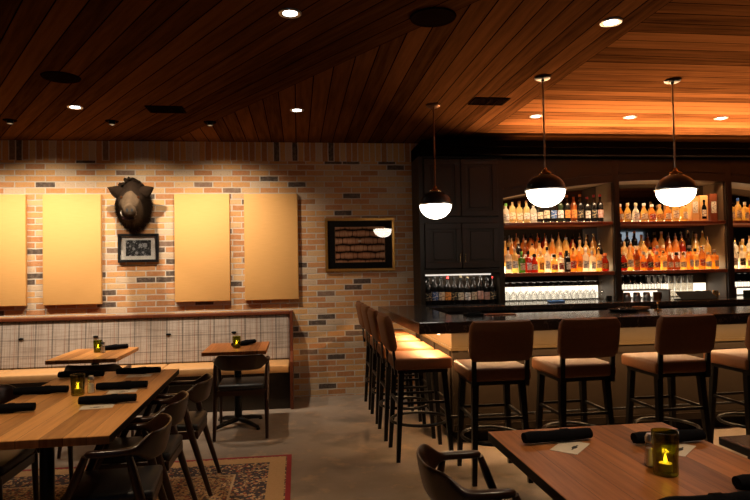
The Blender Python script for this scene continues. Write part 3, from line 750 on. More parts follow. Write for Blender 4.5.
# stools
def make_stool():
    t = thing('bar_stool', '', 'bar stool', (0, 0, 0), 0, 'brown leather bar stools')
    m = MB(); m.box(-.22, .22, -.215, .235, .695, .785, .022, 3); m.build('seat', M['leather'], t, True)
    m = MB()
    L = math.radians(-11)
    mt = Matrix.Translation((0, -.215, .84)) @ Matrix.Rotation(-L, 4, 'X')
    rr = []
    for k in range(9):
        zz_ = .275 * k / 8
        w_ = .214 + .006 * math.sin(PI * k / 8) - (.018 if k in (0, 8) else 0); th = .036 - (.016 if k in (0, 8) else 0)
        ring = []
        for q in range(24):
            b = 2 * PI * q / 24
            cw = math.copysign(abs(math.cos(b)) ** .22, math.cos(b)); sw = math.copysign(abs(math.sin(b)) ** .35, math.sin(b))
            p = Vector((w_ * cw, th * sw - .030 * (1 - (cw) ** 2) * 0.4, zz_))
            ring.append(tuple(mt @ p))
        rr.append(ring)
    m.rings(rr); m.build('backrest', M['leather'], t, True)
    for sx in (-1, 1):
        m = MB(); m.bar((sx * .185, -.205, .66), (sx * .185, -.225, .875), .032, .030, .022, .018); m.build('back_post', M['black'], t)
        for sy, y0 in ((-1, -.19), (1, .205)):
            m = MB(); m.bar((sx * .195, y0 + sy * .012, 0), (sx * .165, y0 - sy * .03, .668), .030, .044); m.build('leg', M['black'], t)
    m = MB(); m.box(-.19, .19, -.19, .20, .668, .694); m.build('seat_frame', M['black'], t)
    m = MB(); m.tube([(.215 * math.cos(2 * PI * j / 32), .007 + .225 * math.sin(2 * PI * j / 32), .27) for j in range(32)], .012, 8, True); m.build('foot_ring', M['black'], t, True)
    m = MB()
    for sy, y0 in ((-1, -.185), (1, .20)): m.box(-.18, .18, y0 - .009, y0 + .009, .43, .448)
    for sx in (-1, 1): m.box(sx * .18 - .009, sx * .18 + .009, -.185, .20, .43, .448)
    m.build('stretcher', M['black'], t)
    return t
st = make_stool()
ST = [(.937, -2.27, -PI / 2, 'brown leather stool on the short side of the bar, at the corner'),
      (.925, -1.70, -PI / 2, 'brown leather stool on the short side of the bar, second from the corner'),
      (.925, -1.13, -PI / 2, 'brown leather stool on the short side of the bar, third from the corner'),
      (.925, -.56, -PI / 2, 'brown leather stool on the short side of the bar, closest to the brick wall'),
      (1.36, -2.84, -.02, 'brown leather stool on the long side of the bar, at the corner'),
      (1.975, -2.84, .03, 'brown leather stool on the long side of the bar, second from the corner'),
      (2.70, -2.84, .02, 'brown leather stool on the long side of the bar, third from the corner'),
      (3.39, -2.84, .04, 'brown leather stool on the long side of the bar, fourth from the corner')]
for i, (x, y, rz, lb) in enumerate(ST):
    if i == 0: st.location = (x, y, 0); st.rotation_euler = (0, 0, rz); st['label'] = lb
    else: dup(st, (x, y, 0), rz, lb)

# pendants
def pendant(x, y, zrim, r, label, rodmat):
    t = thing('pendant_lamp', label, 'pendant light', (x, y, HC), 0, 'black and opal glass pendants')
    zr = zrim - HC
    m = MB(); m.lathe([(.062, 0), (.062, -.012), (.05, -.020), (.012, -.024), (.012, -.035)], seg=28, cap0=False); m.build('ceiling_canopy', M['copper'] if rodmat == 'copper' else M['blackpaint'], t, True)
    m = MB(); m.tube([(0, 0, -.03), (0, 0, zr + r * .84 + .045)], .0065, 10); m.build('rod', M[rodmat], t, True)
    m = MB(); m.lathe([(.012, zr + r * .84 + .05), (.016, zr + r * .84 + .03), (.03, zr + r * .84 + .022), (.032, zr + r * .82)], seg=16)
    for a in range(4):
        ca, sa = math.cos(a * PI / 2 + .3), math.sin(a * PI / 2 + .3)
        m.box(.040 * ca - .014, .040 * ca + .014, .040 * sa - .014, .040 * sa + .014, zr + r * .75, zr + r * .84 + .012, .003, 1)
    m.build('brass_fitting', M['brass'], t, True)
    m = MB(); pr = [(r * math.cos(a), zr + .006 + r * .80 * math.sin(a)) for a in [PI / 2 * k / 10 for k in range(10)]] + [(.02, zr + .006 + r * .80)]
    m.lathe(pr, seg=40, cap0=False); m.build('metal_dome', M['blackpaint'], t, True)
    m = MB(); m.lathe([(r * .985, zr - .007), (r * 1.06, zr - .006), (r * 1.06, zr + .006), (r * .985, zr + .008)], seg=40, cap0=False, cap1=False); m.build('rim_band', M['steel'], t, True)
    m = MB(); pr = [(.004, zr - .008 - r * .84)] + [(r * .98 * math.cos(a), zr - .007 - r * .84 * math.sin(a)) for a in [PI / 2 * (9 - k) / 10 for k in range(10)]]
    m.lathe(pr, seg=40); m.build('opal_globe', M['globe'], t, True)
pendant(1.245, -1.706, 2.040, .145, 'black dome pendant with opal globe in front of the cabinet doors', 'copper')
pendant(1.922, -2.563, 2.062, .150, 'black dome pendant with opal globe above the second long side stool', 'steel')
pendant(3.015, -2.563, 2.062, .150, 'black dome pendant with opal globe in front of the boxed bottles', 'steel')

# ------------------------------------------------------------------ back bar
FY = -.42
cab = thing('bar_cabinet', 'tall dark espresso cabinet with panelled doors above a wine niche', 'cabinet', (0, 0, 0))
CX0, CX1 = 1.36, 2.335
m = MB()
m.box(CX0, CX0 + .05, FY, -.005, 1.041, 2.72); m.box(CX1 - .06, CX1, FY, -.005, 1.041, 2.72)
m.box(CX0 + .05, CX1 - .06, FY, -.005, 1.40, 1.445); m.box(CX0 + .05, CX1 - .06, FY, -.005, 2.70, 2.72)
m.box(CX0 + .05, CX1 - .06, -.03, -.005, 1.445, 2.70); m.box(CX0 + .05, CX1 - .06, FY, FY + .03, 1.965, 2.035)
m.build('case', M['cabinet'], cab)
m = MB(); m.box(CX0 + .05, CX1 - .06, -.03, -.006, 1.041, 1.40); m.build('niche_back', M['bayside'], cab)
def door(parent, x0, x1, z0, z1, hx, hz):
    cx, cz = (x0 + x1) / 2, (z0 + z1) / 2; a, b = (x1 - x0) / 2, (z1 - z0) / 2
    m = MB(); fw = .065
    for q in ((-a, a, b - fw, b), (-a, a, -b, -b + fw), (-a, -a + fw, -b + fw, b - fw), (a - fw, a, -b + fw, b - fw)): m.box(q[0], q[1], -.022, 0, q[2], q[3], .003, 1)
    m.box(-a + fw, a - fw, -.010, 0, -b + fw, b - fw)
    m.box(-a + fw + .03, a - fw - .03, -.017, -.010, -b + fw + .03, b - fw - .03, .006, 1)
    o = m.build('door', M['cabinet'], parent, loc=(cx, FY - .001, cz))
    if hx is not None:
        m = MB(); m.tube([(hx - cx, -.040, hz - cz - .045), (hx - cx, -.040, hz - cz + .045)], .004, 8)
        for dz in (-.035, .035): m.tube([(hx - cx, -.021, hz - cz + dz), (hx - cx, -.042, hz - cz + dz)], .005, 8)
        m.build('handle', M['brass'], o, True)
xm = (CX0 + CX1) / 2 - .01
door(cab, CX0 + .055, xm - .003, 1.455, 1.96, xm - .03, 1.57); door(cab, xm + .003, CX1 - .065, 1.455, 1.96, xm + .03, 1.57)
door(cab, CX0 + .055, xm - .003, 2.04, 2.69, None, 0); door(cab, xm + .003, CX1 - .065, 2.04, 2.69, None, 0)
m = MB(); m.box(CX0 + .06, CX1 - .16, FY + .012, FY + .03, 1.372, 1.388); m.build('niche_led_strip', M['niche'], cab)
light('niche_lamp', 'AREA', (1.82, -.36, 1.365), 2.0, (1, .85, .68), cab, (1.82, -.25, 1.0), shape='RECTANGLE', size=.75, size_y=.02)

sh = thing('back_bar_shelving', 'arched three bay back bar with mirrors and red wood shelves', 'shelving', (0, 0, 0))
BAYS = [(2.336, 3.675), (3.752, 5.112), (5.195, 6.52)]
for xa, xb in ((3.676, 3.751), (5.113, 5.194), (6.521, 6.60)):
    m = MB(); m.box(xa, xb, FY, -.005, 1.041, 2.70); m.box(xa + .015, xb - .015, FY - .012, FY - .0005, 1.041, 2.40); m.build('pilaster', M['cabinet'], sh)
def arch(x): return 2.455 - (x - 4.43) ** 2 * .048
for xa, xb in BAYS:
    pts = [(xa + (xb - xa) * k / 12) for k in range(13)]
    m = MB()
    poly = [(x, arch(x)) for x in pts] + [(xb, 2.70), (xa, 2.70)]
    m.rings([[(x, FY, z) for x, z in poly], [(x, FY + .03, z) for x, z in poly]])
    m.build('arched_valance', M['cabinet'], sh)
    m = MB()
    poly = [(x, arch(x) + .11) for x in pts] + [(x, arch(x) + .095) for x in reversed(pts)]
    m.rings([[(x, FY - .012, z) for x, z in poly], [(x, FY - .0005, z) for x, z in poly]]); m.build('arch_moulding', M['cabinet'], sh)
    m = MB()     # soffit board behind the valance, warm lined
    poly = [(x, arch(x) + .004) for x in pts] + [(x, arch(x) + .02) for x in reversed(pts)]
    m.rings([[(x, FY + .0305, z) for x, z in poly], [(x, -.03, z) for x, z in poly]]); m.build('bay_soffit', M['bayside'], sh)
    for x in (xa + .0005, xb - .0095):
        m = MB(); m.box(x, x + .009, FY + .031, -.031, 1.042, arch(x) - .002); m.build('bay_side', M['bayside'], sh)
    m = MB(); m.box(xa, xb, -.0295, -.006, 1.042, 2.455); m.build('mirror_panel', M['mirror'], sh)
    for z, th in ((1.965, .035), (1.385, .042)):
        m = MB(); m.box(xa + .0100, xb - .0100, FY - .004, -.031, z - th, z, .003, 1); m.build('shelf', M['shelf'], sh)
# crown and panelling above
m = MB(); m.box(1.36, 6.60, -.56, -.005, 2.721, 2.86); m.box(1.36, 6.60, -.585, -.56, 2.80, 2.875); m.build('crown_moulding', M['crown'], sh)
m = MB(); m.box(2.45, 6.55, -.36, -.345, 2.861, 2.872); m.build('crown_fill_strip', M['crown_fill'], sh)  # strip and lamp added above the crown to brighten the ceiling
light('crown_fill_lamp', 'AREA', (4.55, -.40, 2.878), 5, (1.0, .50, .20), sh, (4.55, -1.2, 3.02), shape='RECTANGLE', size=4.1, size_y=.05)

cn = thing('back_counter', 'dark stone back counter under the bottle shelves', 'counter', (0, 0, 0))
m = MB(); m.box(1.36, 6.60, -.72, -.004, .985, 1.0405, .004, 1); m.build('worktop', M['stone'], cn)
m = MB(); m.box(1.37, 6.59, -.68, -.004, 0, .9845); m.build('cupboard_base', M['cabinet'], cn)

# lamps along the shelves, mostly added to brighten ceiling, labels and soffits
for xa, xb in BAYS:
    xc = (xa + xb) / 2; L_ = xb - xa - .06
    light('ceiling_wash_fill', 'AREA', (xc, -.408, 1.970), 135, (1.0, .57, .28), sh, (xc, -1.55, 2.95), spread=math.radians(96), shape='RECTANGLE', size=L_, size_y=.015)  # added to wash the ceiling boards, spread kept off the crown
    light('label_fill', 'AREA', (xc, -.405, 1.926), 4.0, (1.0, .72, .42), sh, (xc, -.33, 1.40), spread=math.radians(110), shape='RECTANGLE', size=L_, size_y=.015)  # added to brighten the bottle labels below
    light('top_shelf_fill', 'AREA', (xc, -.38, arch(xa) - .01), 4.5, (1.0, .72, .42), sh, (xc, -.32, 1.97), spread=math.radians(110), shape='RECTANGLE', size=L_, size_y=.015)  # added to brighten the top shelf bottles from the front
    light('soffit_fill', 'AREA', (xc, -.15, 2.0), 5.0, (1.0, .66, .36), sh, (xc, -.22, 2.6), shape='RECTANGLE', size=L_, size_y=.03)  # added behind the bottles to brighten the bay soffit
    light('glass_shelf_lamp', 'AREA', (xc, -.405, 1.338), 1.2, (1.0, .80, .55), sh, (xc, -.33, 1.04), spread=math.radians(110), shape='RECTANGLE', size=L_, size_y=.015)

# lit risers and lit backs
def riser(xa, xb, z, y0, y1, h, label):
    tag(MB_box(xa, xb, y0, y1, z, z + h, 'bottle_riser', M['riser']), label, 'light step', 'lit bottle steps')
def MB_box(xa, xb, y0, y1, z0, z1, name, mat):
    m = MB(); m.box(xa, xb, y0, y1, z0, z1); return m.build(name, mat)
BN = ['first bay beside the cabinet', 'middle bay', 'end bay']
for (xa, xb), bn in zip(BAYS, BN):
    a, b = xa + .025, xb - .025
    riser(a, b, 1.3855, -.285, -.175, .075, 'lower lit step on the lower shelf of the ' + bn)
    riser(a, b, 1.3855, -.170, -.045, .150, 'upper lit step on the lower shelf of the ' + bn)
    riser(a, b, 1.9655, -.090, -.045, .030, 'slim lit step on the top shelf of the ' + bn)
    m = MB(); m.box(a, b, -.0445, -.036, 1.055, 1.21); tag(m.build('light_panel', M['backlit']), 'glowing panel behind the glassware in the ' + bn, 'light panel', 'lit panels behind glasses')

# ------------------------------------------------------------------ bottles
PROF = {  # (body profile, label z0,z1, label radius, cap profile)
 'wine': ([(.030, 0), (.0365, .004), (.0365, .185), (.030, .215), (.0145, .235), (.0138, .285)], .05, .14, .037, [(.0150, .2855), (.0155, .30), (.0150, .312)]),
 'tall': ([(.032, 0), (.038, .005), (.038, .175), (.028, .20), (.0145, .215), (.0140, .25)], .04, .13, .0385, [(.0165, .2505), (.0165, .285), (.012, .29)]),
 'squat': ([(.034, 0), (.039, .006), (.041, .06), (.038, .115), (.020, .15), (.0150, .165), (.0145, .18)], .03, .095, .0415, [(.020, .1805), (.021, .205), (.016, .215)]),
 'square': ([(.033, 0), (.0365, .004), (.0365, .150), (.031, .165), (.0150, .178), (.0145, .205)], .03, .11, .037, [(.018, .2055), (.018, .238), (.015, .242)]),
 'pour': ([(.032, 0), (.038, .005), (.038, .18), (.026, .21), (.0140, .225), (.0135, .25)], .05, .13, .0385, [(.014, .2505), (.012, .262), (.004, .275), (.0035, .31)]),
}
MESH = {}
def bmesh_for(kind):
    if kind in MESH: return MESH[kind]
    prof, l0, l1, lr, cap = PROF[kind]
    if kind == 'square':
        def ring(r, z): 
            out = []
            for j in range(16):
                b = 2 * PI * j / 16; p = .45 if r > .03 else 1
                out.append((r * math.copysign(abs(math.cos(b)) ** p, math.cos(b)), r * math.copysign(abs(math.sin(b)) ** p, math.sin(b)), z))
            return out
        m = MB(); m.rings([ring(r, z) for r, z in prof])
    else:
        m = MB(); m.lathe(prof, seg=16)
    b = m.build('glass_body', LQ['amber'], None, True)
    m = MB(); rr = []
    if kind == 'square':
        m.box(-.028, .028, -lr - .0012, -lr, l0, l1)
    else:
        n = 9; a0 = math.radians(-155); a1 = math.radians(-25)
        m.rings([[(r * math.cos(a0 + (a1 - a0) * j / n), r * math.sin(a0 + (a1 - a0) * j / n), z) for r, z in ((lr, l0), (lr + .0009, l0), (lr + .0009, l1), (lr, l1))] for j in range(n + 1)])
    l = m.build('label', LB['cream'], None, True)
    m = MB(); m.lathe(cap, seg=12); c = m.build('stopper', CP['black'], None, True)
    for o in (b, l, c):
        o.data.materials.clear(); o.data.materials.append(None)
        C.objects.unlink(o)
    MESH[kind] = (b, l, c); return MESH[kind]
def bottle(kind, liq, lab, cap, loc, rz, sc, label, group):
    t = thing('bottle', label, 'bottle', loc, rz, group); t.scale = (sc[0], sc[0], sc[1])
    for src, mt in zip(bmesh_for(kind), (LQ[liq], LB[lab], CP[cap])):
        c = src.copy(); C.objects.link(c); c.parent = t
        c.material_slots[0].link = 'OBJECT'; c.material_slots[0].material = mt
    return t
ORD = ['first', 'second', 'third', 'fourth', 'fifth', 'sixth', 'seventh', 'eighth', 'ninth', 'tenth', 'eleventh', 'twelfth', 'thirteenth', 'fourteenth', 'fifteenth', 'sixteenth', 'seventeenth', 'eighteenth', 'nineteenth', 'twentieth']
LN = {'amber': 'amber', 'honey': 'honey coloured', 'red': 'red', 'brown': 'brown', 'clear': 'clear', 'green': 'green', 'pale': 'pale gold', 'dark': 'dark', 'darkgreen': 'dark green'}
KN = {'wine': 'wine bottle', 'tall': 'tall bottle', 'squat': 'squat bottle', 'square': 'square bottle', 'pour': 'bottle with pourer'}
def row(specs, x0, x1, y, z, where, start, group, jit=.008):
    n = len(specs)
    for i, (k, lq, lb, cp) in enumerate(specs):
        x = x0 + (x1 - x0) * (i + .5) / n
        hs = 1 + random.uniform(-.05, .07)
        bottle(k, lq, lb, cp, (x, y + random.uniform(-jit, jit), z), random.uniform(-.2, .2), (1.0, hs * (.84 if z > 1.9 and x < 2.85 else 1)),
               '%s %s, %s from the %s %s' % (LN[lq], KN[k], ORD[i], start, where), group)
top1 = [('tall', 'clear', 'white', 'green'), ('wine', 'pale', 'cream', 'black'), ('tall', 'pale', 'cream', 'cork'), ('wine', 'pale', 'white', 'cork'), ('tall', 'clear', 'white', 'black'), ('wine', 'dark', 'cream', 'black'),
        ('wine', 'dark', 'cream', 'black'), ('wine', 'dark', 'blue', 'black'), ('wine', 'darkgreen', 'white', 'black'), ('wine', 'dark', 'orange', 'orange'), ('wine', 'brown', 'orange', 'black'), ('wine', 'dark', 'black', 'orange'),
        ('wine', 'dark', 'white', 'red'), ('wine', 'dark', 'black', 'red'), ('wine', 'dark', 'pink', 'red')]
row(top1, 2.37, 3.62, -.29, 1.966, 'on the top shelf, first bay', 'cabinet', 'bottles on the top shelf of the first bay')
top2 = [('squat', 'amber', 'cream', 'white'), ('squat', 'honey', 'cream', 'cream'), ('squat', 'clear', 'white', 'cream'), ('squat', 'honey', 'cream', 'white'), ('squat', 'amber', 'redl', 'white'), ('squat', 'honey', 'orange', 'cork'), ('squat', 'amber', 'cream', 'red'), ('tall', 'honey', 'cream', 'cork'), ('square', 'honey', 'cream', 'cork')]
row(top2, 3.77, 4.70, -.29, 1.966, 'on the top shelf, middle bay', 'pilaster', 'bottles on the top shelf of the middle bay')
top3 = [('square', 'honey', 'cream', 'white'), ('tall', 'honey', 'cream', 'blue'), ('square', 'honey', 'white', 'white'), ('tall', 'amber', 'cream', 'blue'), ('tall', 'dark', 'black', 'black'), ('wine', 'dark', 'black', 'black')]
row(top3, 5.22, 5.80, -.29, 1.966, 'on the top shelf, end bay', 'pilaster', 'bottles on the top shelf of the end bay')
lf1 = [('tall', 'clear', 'white', 'black'), ('pour', 'pale', 'white', 'steel'), ('square', 'green', 'cream', 'green'), ('square', 'red', 'white', 'black'), ('squat', 'red', 'cream', 'black'), ('square', 'honey', 'orange', 'cork'), ('tall', 'clear', 'white', 'black'), ('squat', 'honey', 'redl', 'black'),
       ('square', 'clear', 'redl', 'red'), ('square', 'dark', 'white', 'black'), ('tall', 'amber', 'redl', 'gold'), ('pour', 'amber', 'orange', 'steel'), ('tall', 'clear', 'white', 'white'), ('square', 'clear', 'white', 'steel'), ('tall', 'honey', 'cream', 'gold'), ('squat', 'red', 'orange', 'orange')]
row(lf1, 2.37, 3.63, -.345, 1.386, 'in the lower front row, first bay', 'cabinet', 'bottles in the lower front row of the first bay')
mids = ['amber', 'honey', 'brown', 'pale', 'red', 'clear', 'amber', 'honey', 'amber', 'dark']
def rnd(n, kinds, liqs):
    return [(random.choice(kinds), random.choice(liqs), random.choice(['cream', 'white', 'orange', 'cream', 'redl', 'black']), random.choice(['cork', 'steel', 'black', 'gold', 'cork', 'cream'])) for _ in range(n)]
row(rnd(15, ['tall', 'pour', 'wine', 'pour'], ['honey', 'clear', 'dark', 'amber', 'brown', 'pale', 'honey']), 2.37, 3.63, -.230, 1.4615, 'on the middle lit step, first bay', 'cabinet', 'bottles on the middle step of the first bay')
row(rnd(14, ['tall', 'pour', 'pour', 'wine'], ['honey', 'amber', 'amber', 'red', 'pale', 'dark']), 2.38, 3.62, -.108, 1.5365, 'on the highest lit step, first bay', 'cabinet', 'bottles on the highest step of the first bay')
row(rnd(15, ['square', 'squat', 'squat', 'tall'], ['amber', 'red', 'brown', 'honey', 'amber', 'brown']), 3.78, 5.04, -.345, 1.386, 'in the lower front row, middle bay', 'pilaster', 'bottles in the lower front row of the middle bay')
row(rnd(15, ['tall', 'pour', 'squat', 'pour'], ['amber', 'honey', 'honey', 'amber', 'red', 'pale']), 3.78, 5.04, -.230, 1.4615, 'on the middle lit step, middle bay', 'pilaster', 'bottles on the middle step of the middle bay')
row(rnd(14, ['tall', 'pour', 'pour', 'wine'], ['amber', 'amber', 'honey', 'brown', 'amber', 'dark']), 3.79, 5.06, -.108, 1.5365, 'on the highest lit step, middle bay', 'pilaster', 'bottles on the highest step of the middle bay')
row([('tall', 'clear', 'white', 'white'), ('tall', 'clear', 'black', 'white'), ('square', 'pale', 'white', 'white'), ('tall', 'clear', 'white', 'steel'), ('tall', 'pale', 'white', 'white'), ('square', 'clear', 'cream', 'white')], 5.22, 5.80, -.33, 1.386, 'in the lower front row, end bay', 'pilaster', 'bottles in the lower front row of the end bay')
row(rnd(6, ['tall', 'pour'], ['clear', 'pale', 'honey']), 5.22, 5.80, -.230, 1.4615, 'on the middle lit step, end bay', 'pilaster', 'bottles on the middle step of the end bay')
nich = [('wine', 'dark', 'black', 'black'), ('wine', 'dark', 'blue', 'black'), ('wine', 'dark', 'cream', 'black'), ('wine', 'dark', 'orange', 'red'), ('wine', 'dark', 'black', 'black'), ('wine', 'dark', 'cream', 'black'), ('wine', 'dark', 'white', 'black'), ('wine', 'dark', 'cream', 'black'), ('wine', 'dark', 'pink', 'black'), ('wine', 'dark', 'pink', 'black'), ('wine', 'dark', 'black', 'red')]
row(nich, 1.425, 2.26, -.33, 1.041, 'in the niche front row', 'wall side', 'wine bottles in the niche front row', .004)
nb = [('wine', 'dark', 'white', 'black')] * 5 + [('wine', 'dark', 'white', 'cream')] * 2 + [('wine', 'dark', 'cream', 'black')] * 3
row(nb, 1.425, 2.25, -.20, 1.041, 'in the niche back row', 'wall side', 'wine bottles in the niche back row', .004)

# gift boxes on the top shelf
for x, w_, h_, mt, lm, lb in ((4.79, .10, .30, 'ochre', 'cream', 'tan bottle carton beside the middle bay squat bottles'), (4.905, .105, .315, 'ochre', 'black', 'gold open carton framing a dark bottle on the top shelf'), (5.035, .095, .335, 'shelf', 'cream', 'dark red bottle carton at the end of the middle bay')):
    t = thing('gift_carton', lb, 'box', (x, -.26, 1.966), 0, 'bottle cartons on the top shelf')
    m = MB(); m.box(-w_ / 2, w_ / 2, -.05, .05, 0, h_, .002, 1); m.build('carton', M[mt], t)
    if lm == 'black':
        m = MB(); m.prism([(-.03, .03), (.03, .03), (.032, .16), (.022, .19), (.012, .20), (.012, .235), (.018, .24), (.014, .262), (-.014, .262), (-.018, .24), (-.012, .235), (-.012, .20), (-.022, .19), (-.032, .16)], -.053, -.0505); m.build('bottle_window', LQ['dark'], t)
        m = MB(); m.box(-.026, .026, -.0545, -.0531, .06, .14); m.build('label', LB['cream'], t)
    else:
        m = MB(); m.box(-w_ * .34, w_ * .34, -.0515, -.0505, .10, .24); m.build('label', LB[lm], t)

# glassware
def glass_proto(kind):
    t = thing('wine_glass' if kind == 'wine' else 'stemmed_glass', '', 'glass', (0, 0, 0), 0, 'x')
    k = 1.0 if kind == 'wine' else .72
    m = MB(); m.lathe([(.030 * k, 0), (.038 * k, .05 * k), (.036 * k, .085 * k), (.018 * k, .115 * k), (.005, .125 * k)], seg=14, cap0=False, cap1=False); m.build('bowl', M['clear'], t, True)
    m = MB(); m.lathe([(.004, .1251 * k), (.0035, .20 * k), (.004, .2265 * k)], seg=8); m.build('stem', M['clear'], t, True)
    m = MB(); m.lathe([(.006, .2266 * k), (.034 * k, .233 * k), (.034 * k, .235 * k)], seg=14); m.build('foot', M['clear'], t, True)
    return t
wg = None
for r_, (y, nm) in enumerate(((-.33, 'front row'), (-.22, 'second row'), (-.12, 'back row'))):
    for i in range(15):
        x = 2.385 + .083 * i + (.02 if r_ == 1 else 0)
        lb = 'upturned wine glass, %s from the cabinet in the %s, first bay' % (ORD[i], nm)
        if x > 3.56: continue
        if wg is None: wg = glass_proto('wine'); wg.location = (x, y, 1.041); wg['label'] = lb; wg['group'] = 'upturned wine glasses in the first bay'
        else: dup(wg, (x, y, 1.041), 0, lb)
tray = thing('glass_rack', 'low dark rack holding short stemmed glasses in the middle bay', 'rack', (4.08, -.26, 1.041))
m = MB(); m.box(-.31, .31, -.13, .13, .105, .115); m.build('rack_board', M['bayside'], tray)
for sx in (-.305, .290):
    m = MB(); m.box(sx, sx + .015, -.12, .12, 0, .1045); m.build('rack_end', M['bayside'], tray)
sg = None
for r_, (y, nm) in enumerate(((-.33, 'front row'), (-.22, 'back row'))):
    for i in range(8):
        x = 3.81 + .076 * i; lb = 'short stemmed glass, %s from the pilaster in the %s, middle bay' % (ORD[i], nm)
        if sg is None: sg = glass_proto('short'); sg.location = (x, y, 1.157); sg['label'] = lb; sg['group'] = 'short stemmed glasses in the middle bay'
        else: dup(sg, (x, y, 1.157), 0, lb)
for i in range(6):
    dup(sg, (5.25 + .08 * i, -.32, 1.157), 0, 'short stemmed glass, %s from the pilaster, end bay' % ORD[i], 'short stemmed glasses in the end bay')
er = thing('glass_rack', 'low dark rack holding short stemmed glasses in the end bay', 'rack', (5.525, -.26, 1.041))
m = MB(); m.box(-.30, .30, -.13, .13, .105, .115); m.build('rack_board', M['bayside'], er)
for sx in (-.295, .280):
    m = MB(); m.box(sx, sx + .015, -.12, .12, 0, .1045); m.build('rack_end', M['bayside'], er)
cupm = None
for i in range(4):
    lb = 'small steel cup, %s from the pilaster, beneath the middle bay glasses' % ORD[i]
    x = 3.865 + .125 * i
    if cupm is None:
        cupm = thing('steel_cup', lb, 'cup', (x, -.32, 1.041), 0, 'steel cups under the glasses')
        m = MB(); m.lathe([(.045, 0), (.050, .01), (.038, .078), (.030, .085)], seg=18); m.build('cup_body', M['steel'], cupm, True)
        m = MB(); m.lathe([(.0465, .0), (.052, .001), (.052, .006), (.0485, .0065)], seg=18); m.build('cup_rim', M['steel'], cupm, True)
    else: dup(cupm, (x, -.32, 1.041), 0, lb)
# stacked frosted tumblers
tp = None
frost = thin_glass('frosted_glass', (0.97, 0.95, 0.90), 0.22, 0.3, 0.6)
for zi, zn in enumerate(('bottom', 'middle', 'top')):
    for i in range(4):
        lb = 'frosted tumbler, %s of the stack, %s column from the glass rack' % (zn, ORD[i])
        loc = (4.47 + .082 * i, -.27, 1.041 + .0905 * zi)
        if tp is None:
            tp = thing('tumbler', lb, 'glass', loc, 0, 'stacked frosted tumblers')
            m = MB(); m.lathe([(.030, 0), (.032, .004), (.037, .088), (.0345, .088), (.030, .01)], seg=16); m.build('tumbler_wall', frost, tp, True)
        else: dup(tp, loc, 0, lb)
for i in range(4):
    t = thing('copper_mug', 'copper mug, %s from the frosted tumblers, by the bay side' % ORD[i], 'cup', (4.80 + .068 * i, -.33 if i % 2 else -.29, 1.041), 0, 'copper mugs in the middle bay')
    m = MB(); m.lathe([(.027, 0), (.031, .006), (.032, .085), (.030, .085), (.028, .012)], seg=16); m.build('mug_body', M['brass'], t, True)
    m = MB(); m.tube([(.031, 0, .02), (.05, 0, .03), (.052, 0, .055), (.0325, 0, .07)], .004, 6); m.build('handle', M['brass'], t, True)
m = MB(); m.box(-.09, .09, -.05, .05, 0, .022, .008, 2); tag(m.build('folded_towel', plain('blue_cloth', (0.05, 0.16, 0.45), 0.9), None, True, loc=(2.93, -.44, 1.041)), 'folded blue bar towel in front of the wine glasses', 'towel')
m = MB(); m.lathe([(.03, 0), (.032, .005), (.032, .05), (.028, .055)], seg=14); tag(m.build('black_jar', M['rubber'], None, True, loc=(3.615, -.37, 1.041)), 'small black jar beside the wine glasses by the pilaster', 'jar')

# on the bar
t = thing('napkin_caddy', 'flat black caddy on the bar behind the corner stool', 'caddy', (1.50, -1.96, BZ + .0005))
m = MB(); m.box(-.075, .075, -.06, .06, 0, .022, .004, 1); m.build('tray_body', M['rubber'], t)
m = MB(); m.box(-.06, .06, -.045, .045, .0225, .030, .003, 1); m.build('napkin_stack', M['napkin'], t)
m = MB(); m.box(-.14, .14, -.05, .05, 0, .008, .002, 1); tag(m.build('bar_mat', M['shelf'], loc=(1.74, -1.93, BZ + .0005)), 'thin brown bar mat beside the flat black caddy', 'mat')
t = thing('garnish_tray', 'black tray with crumpled clear wrap on the bar behind a stool', 'tray', (2.87, -1.98, BZ + .0005))
m = MB(); m.lathe([(.10, 0), (.125, .012), (.128, .022), (.120, .022), (.10, .008)], seg=24); m.build('tray_body', M['rubber'], t, True)
m = MB()
for k in range(7):
    cx, cy = .05 * math.cos(k * .9), .05 * math.sin(k * .9); r = .028
    m.tube([(cx + r * math.cos(a) * (1 + .2 * math.sin(5 * a + k)), cy + r * math.sin(a), .03 + .012 * math.sin(3 * a + k)) for a in [2 * PI * q / 14 for q in range(14)]], .003, 5, True)
m.build('clear_wrap', M['clear'], t, True)
t = thing('gold_goblet', 'antique brass goblet standing on the bar near the end bay', 'goblet', (3.22, -1.95, BZ + .0005))
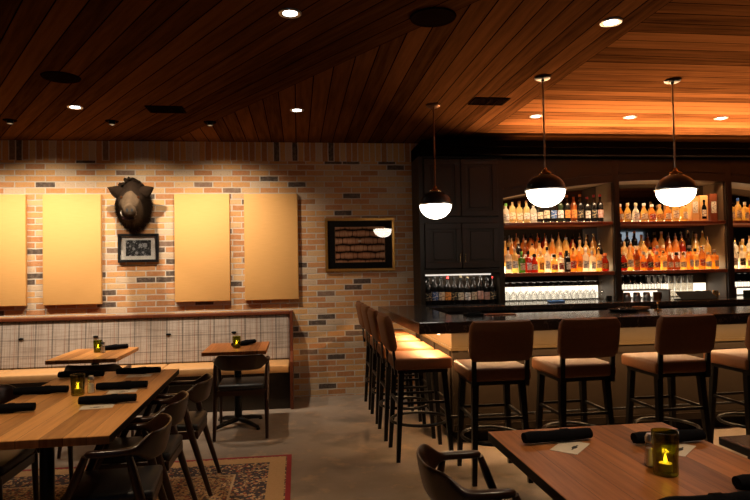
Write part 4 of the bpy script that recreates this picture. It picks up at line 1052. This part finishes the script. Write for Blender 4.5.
m = MB(); m.lathe([(.034, 0), (.034, .006), (.010, .016), (.007, .05), (.012, .06), (.007, .07), (.010, .078)], seg=18); m.build('foot', M['brass'], t, True)
m = MB(); m.lathe([(.010, .0785), (.028, .09), (.036, .12), (.037, .16), (.034, .16), (.025, .095)], seg=18); m.build('bowl', M['copper'], t, True)
m = MB(); m.lathe([(.055, 0), (.075, .012), (.078, .03), (.072, .03), (.05, .01)], seg=20); tag(m.build('wooden_bowl', M['leather'], None, True, loc=(3.10, -1.88, BZ + .0005)), 'small brown bowl on the bar beside the brass goblet', 'bowl')
t = thing('till_screen', 'low black till screen lying on the back counter past the goblet', 'till', (4.55, -.60, 1.041))
m = MB(); m.box(-.22, .22, -.08, .08, 0, .012, .003, 1); m.build('till_base', M['rubber'], t)
m = MB(); m.rings([[(x, -.075, .0125), (x, -.065, .0125), (x, .055, .09), (x, .045, .095)] for x in (-.22, .22)]); m.build('screen', M['rubber'], t)
m = MB(); m.box(-.09, .09, -.06, .06, 0, .09, .006, 1); tag(m.build('black_caddy', M['rubber'], loc=(5.3, -.58, 1.041)), 'black box caddy on the back counter in the end bay', 'caddy')

# ------------------------------------------------------------------ camera
def cam():
    yaw, pit, rol = .1283, .0268, -.0182
    f = Vector((math.sin(yaw) * math.cos(pit), math.cos(yaw) * math.cos(pit), math.sin(pit)))
    r = Vector((math.cos(yaw), -math.sin(yaw), 0)); u = r.cross(f)
    c, s = math.cos(rol), math.sin(rol)
    r2 = c * r + s * u; u2 = -s * r + c * u
    cd = bpy.data.cameras.new('camera'); cd.sensor_width = 36; cd.lens = 600 / 750 * 36; cd.clip_start = .02
    o = bpy.data.objects.new('camera', cd); C.objects.link(o)
    o.matrix_world = Matrix(((r2.x, u2.x, -f.x, 0), (r2.y, u2.y, -f.y, -7.0134), (r2.z, u2.z, -f.z, 1.4945), (0, 0, 0, 1)))
    S.camera = o
cam()
w = bpy.data.worlds.new('world'); S.world = w; w.use_nodes = True
w.node_tree.nodes['Background'].inputs[0].default_value = (0.5, 0.42, 0.35, 1); w.node_tree.nodes['Background'].inputs[1].default_value = 0.01
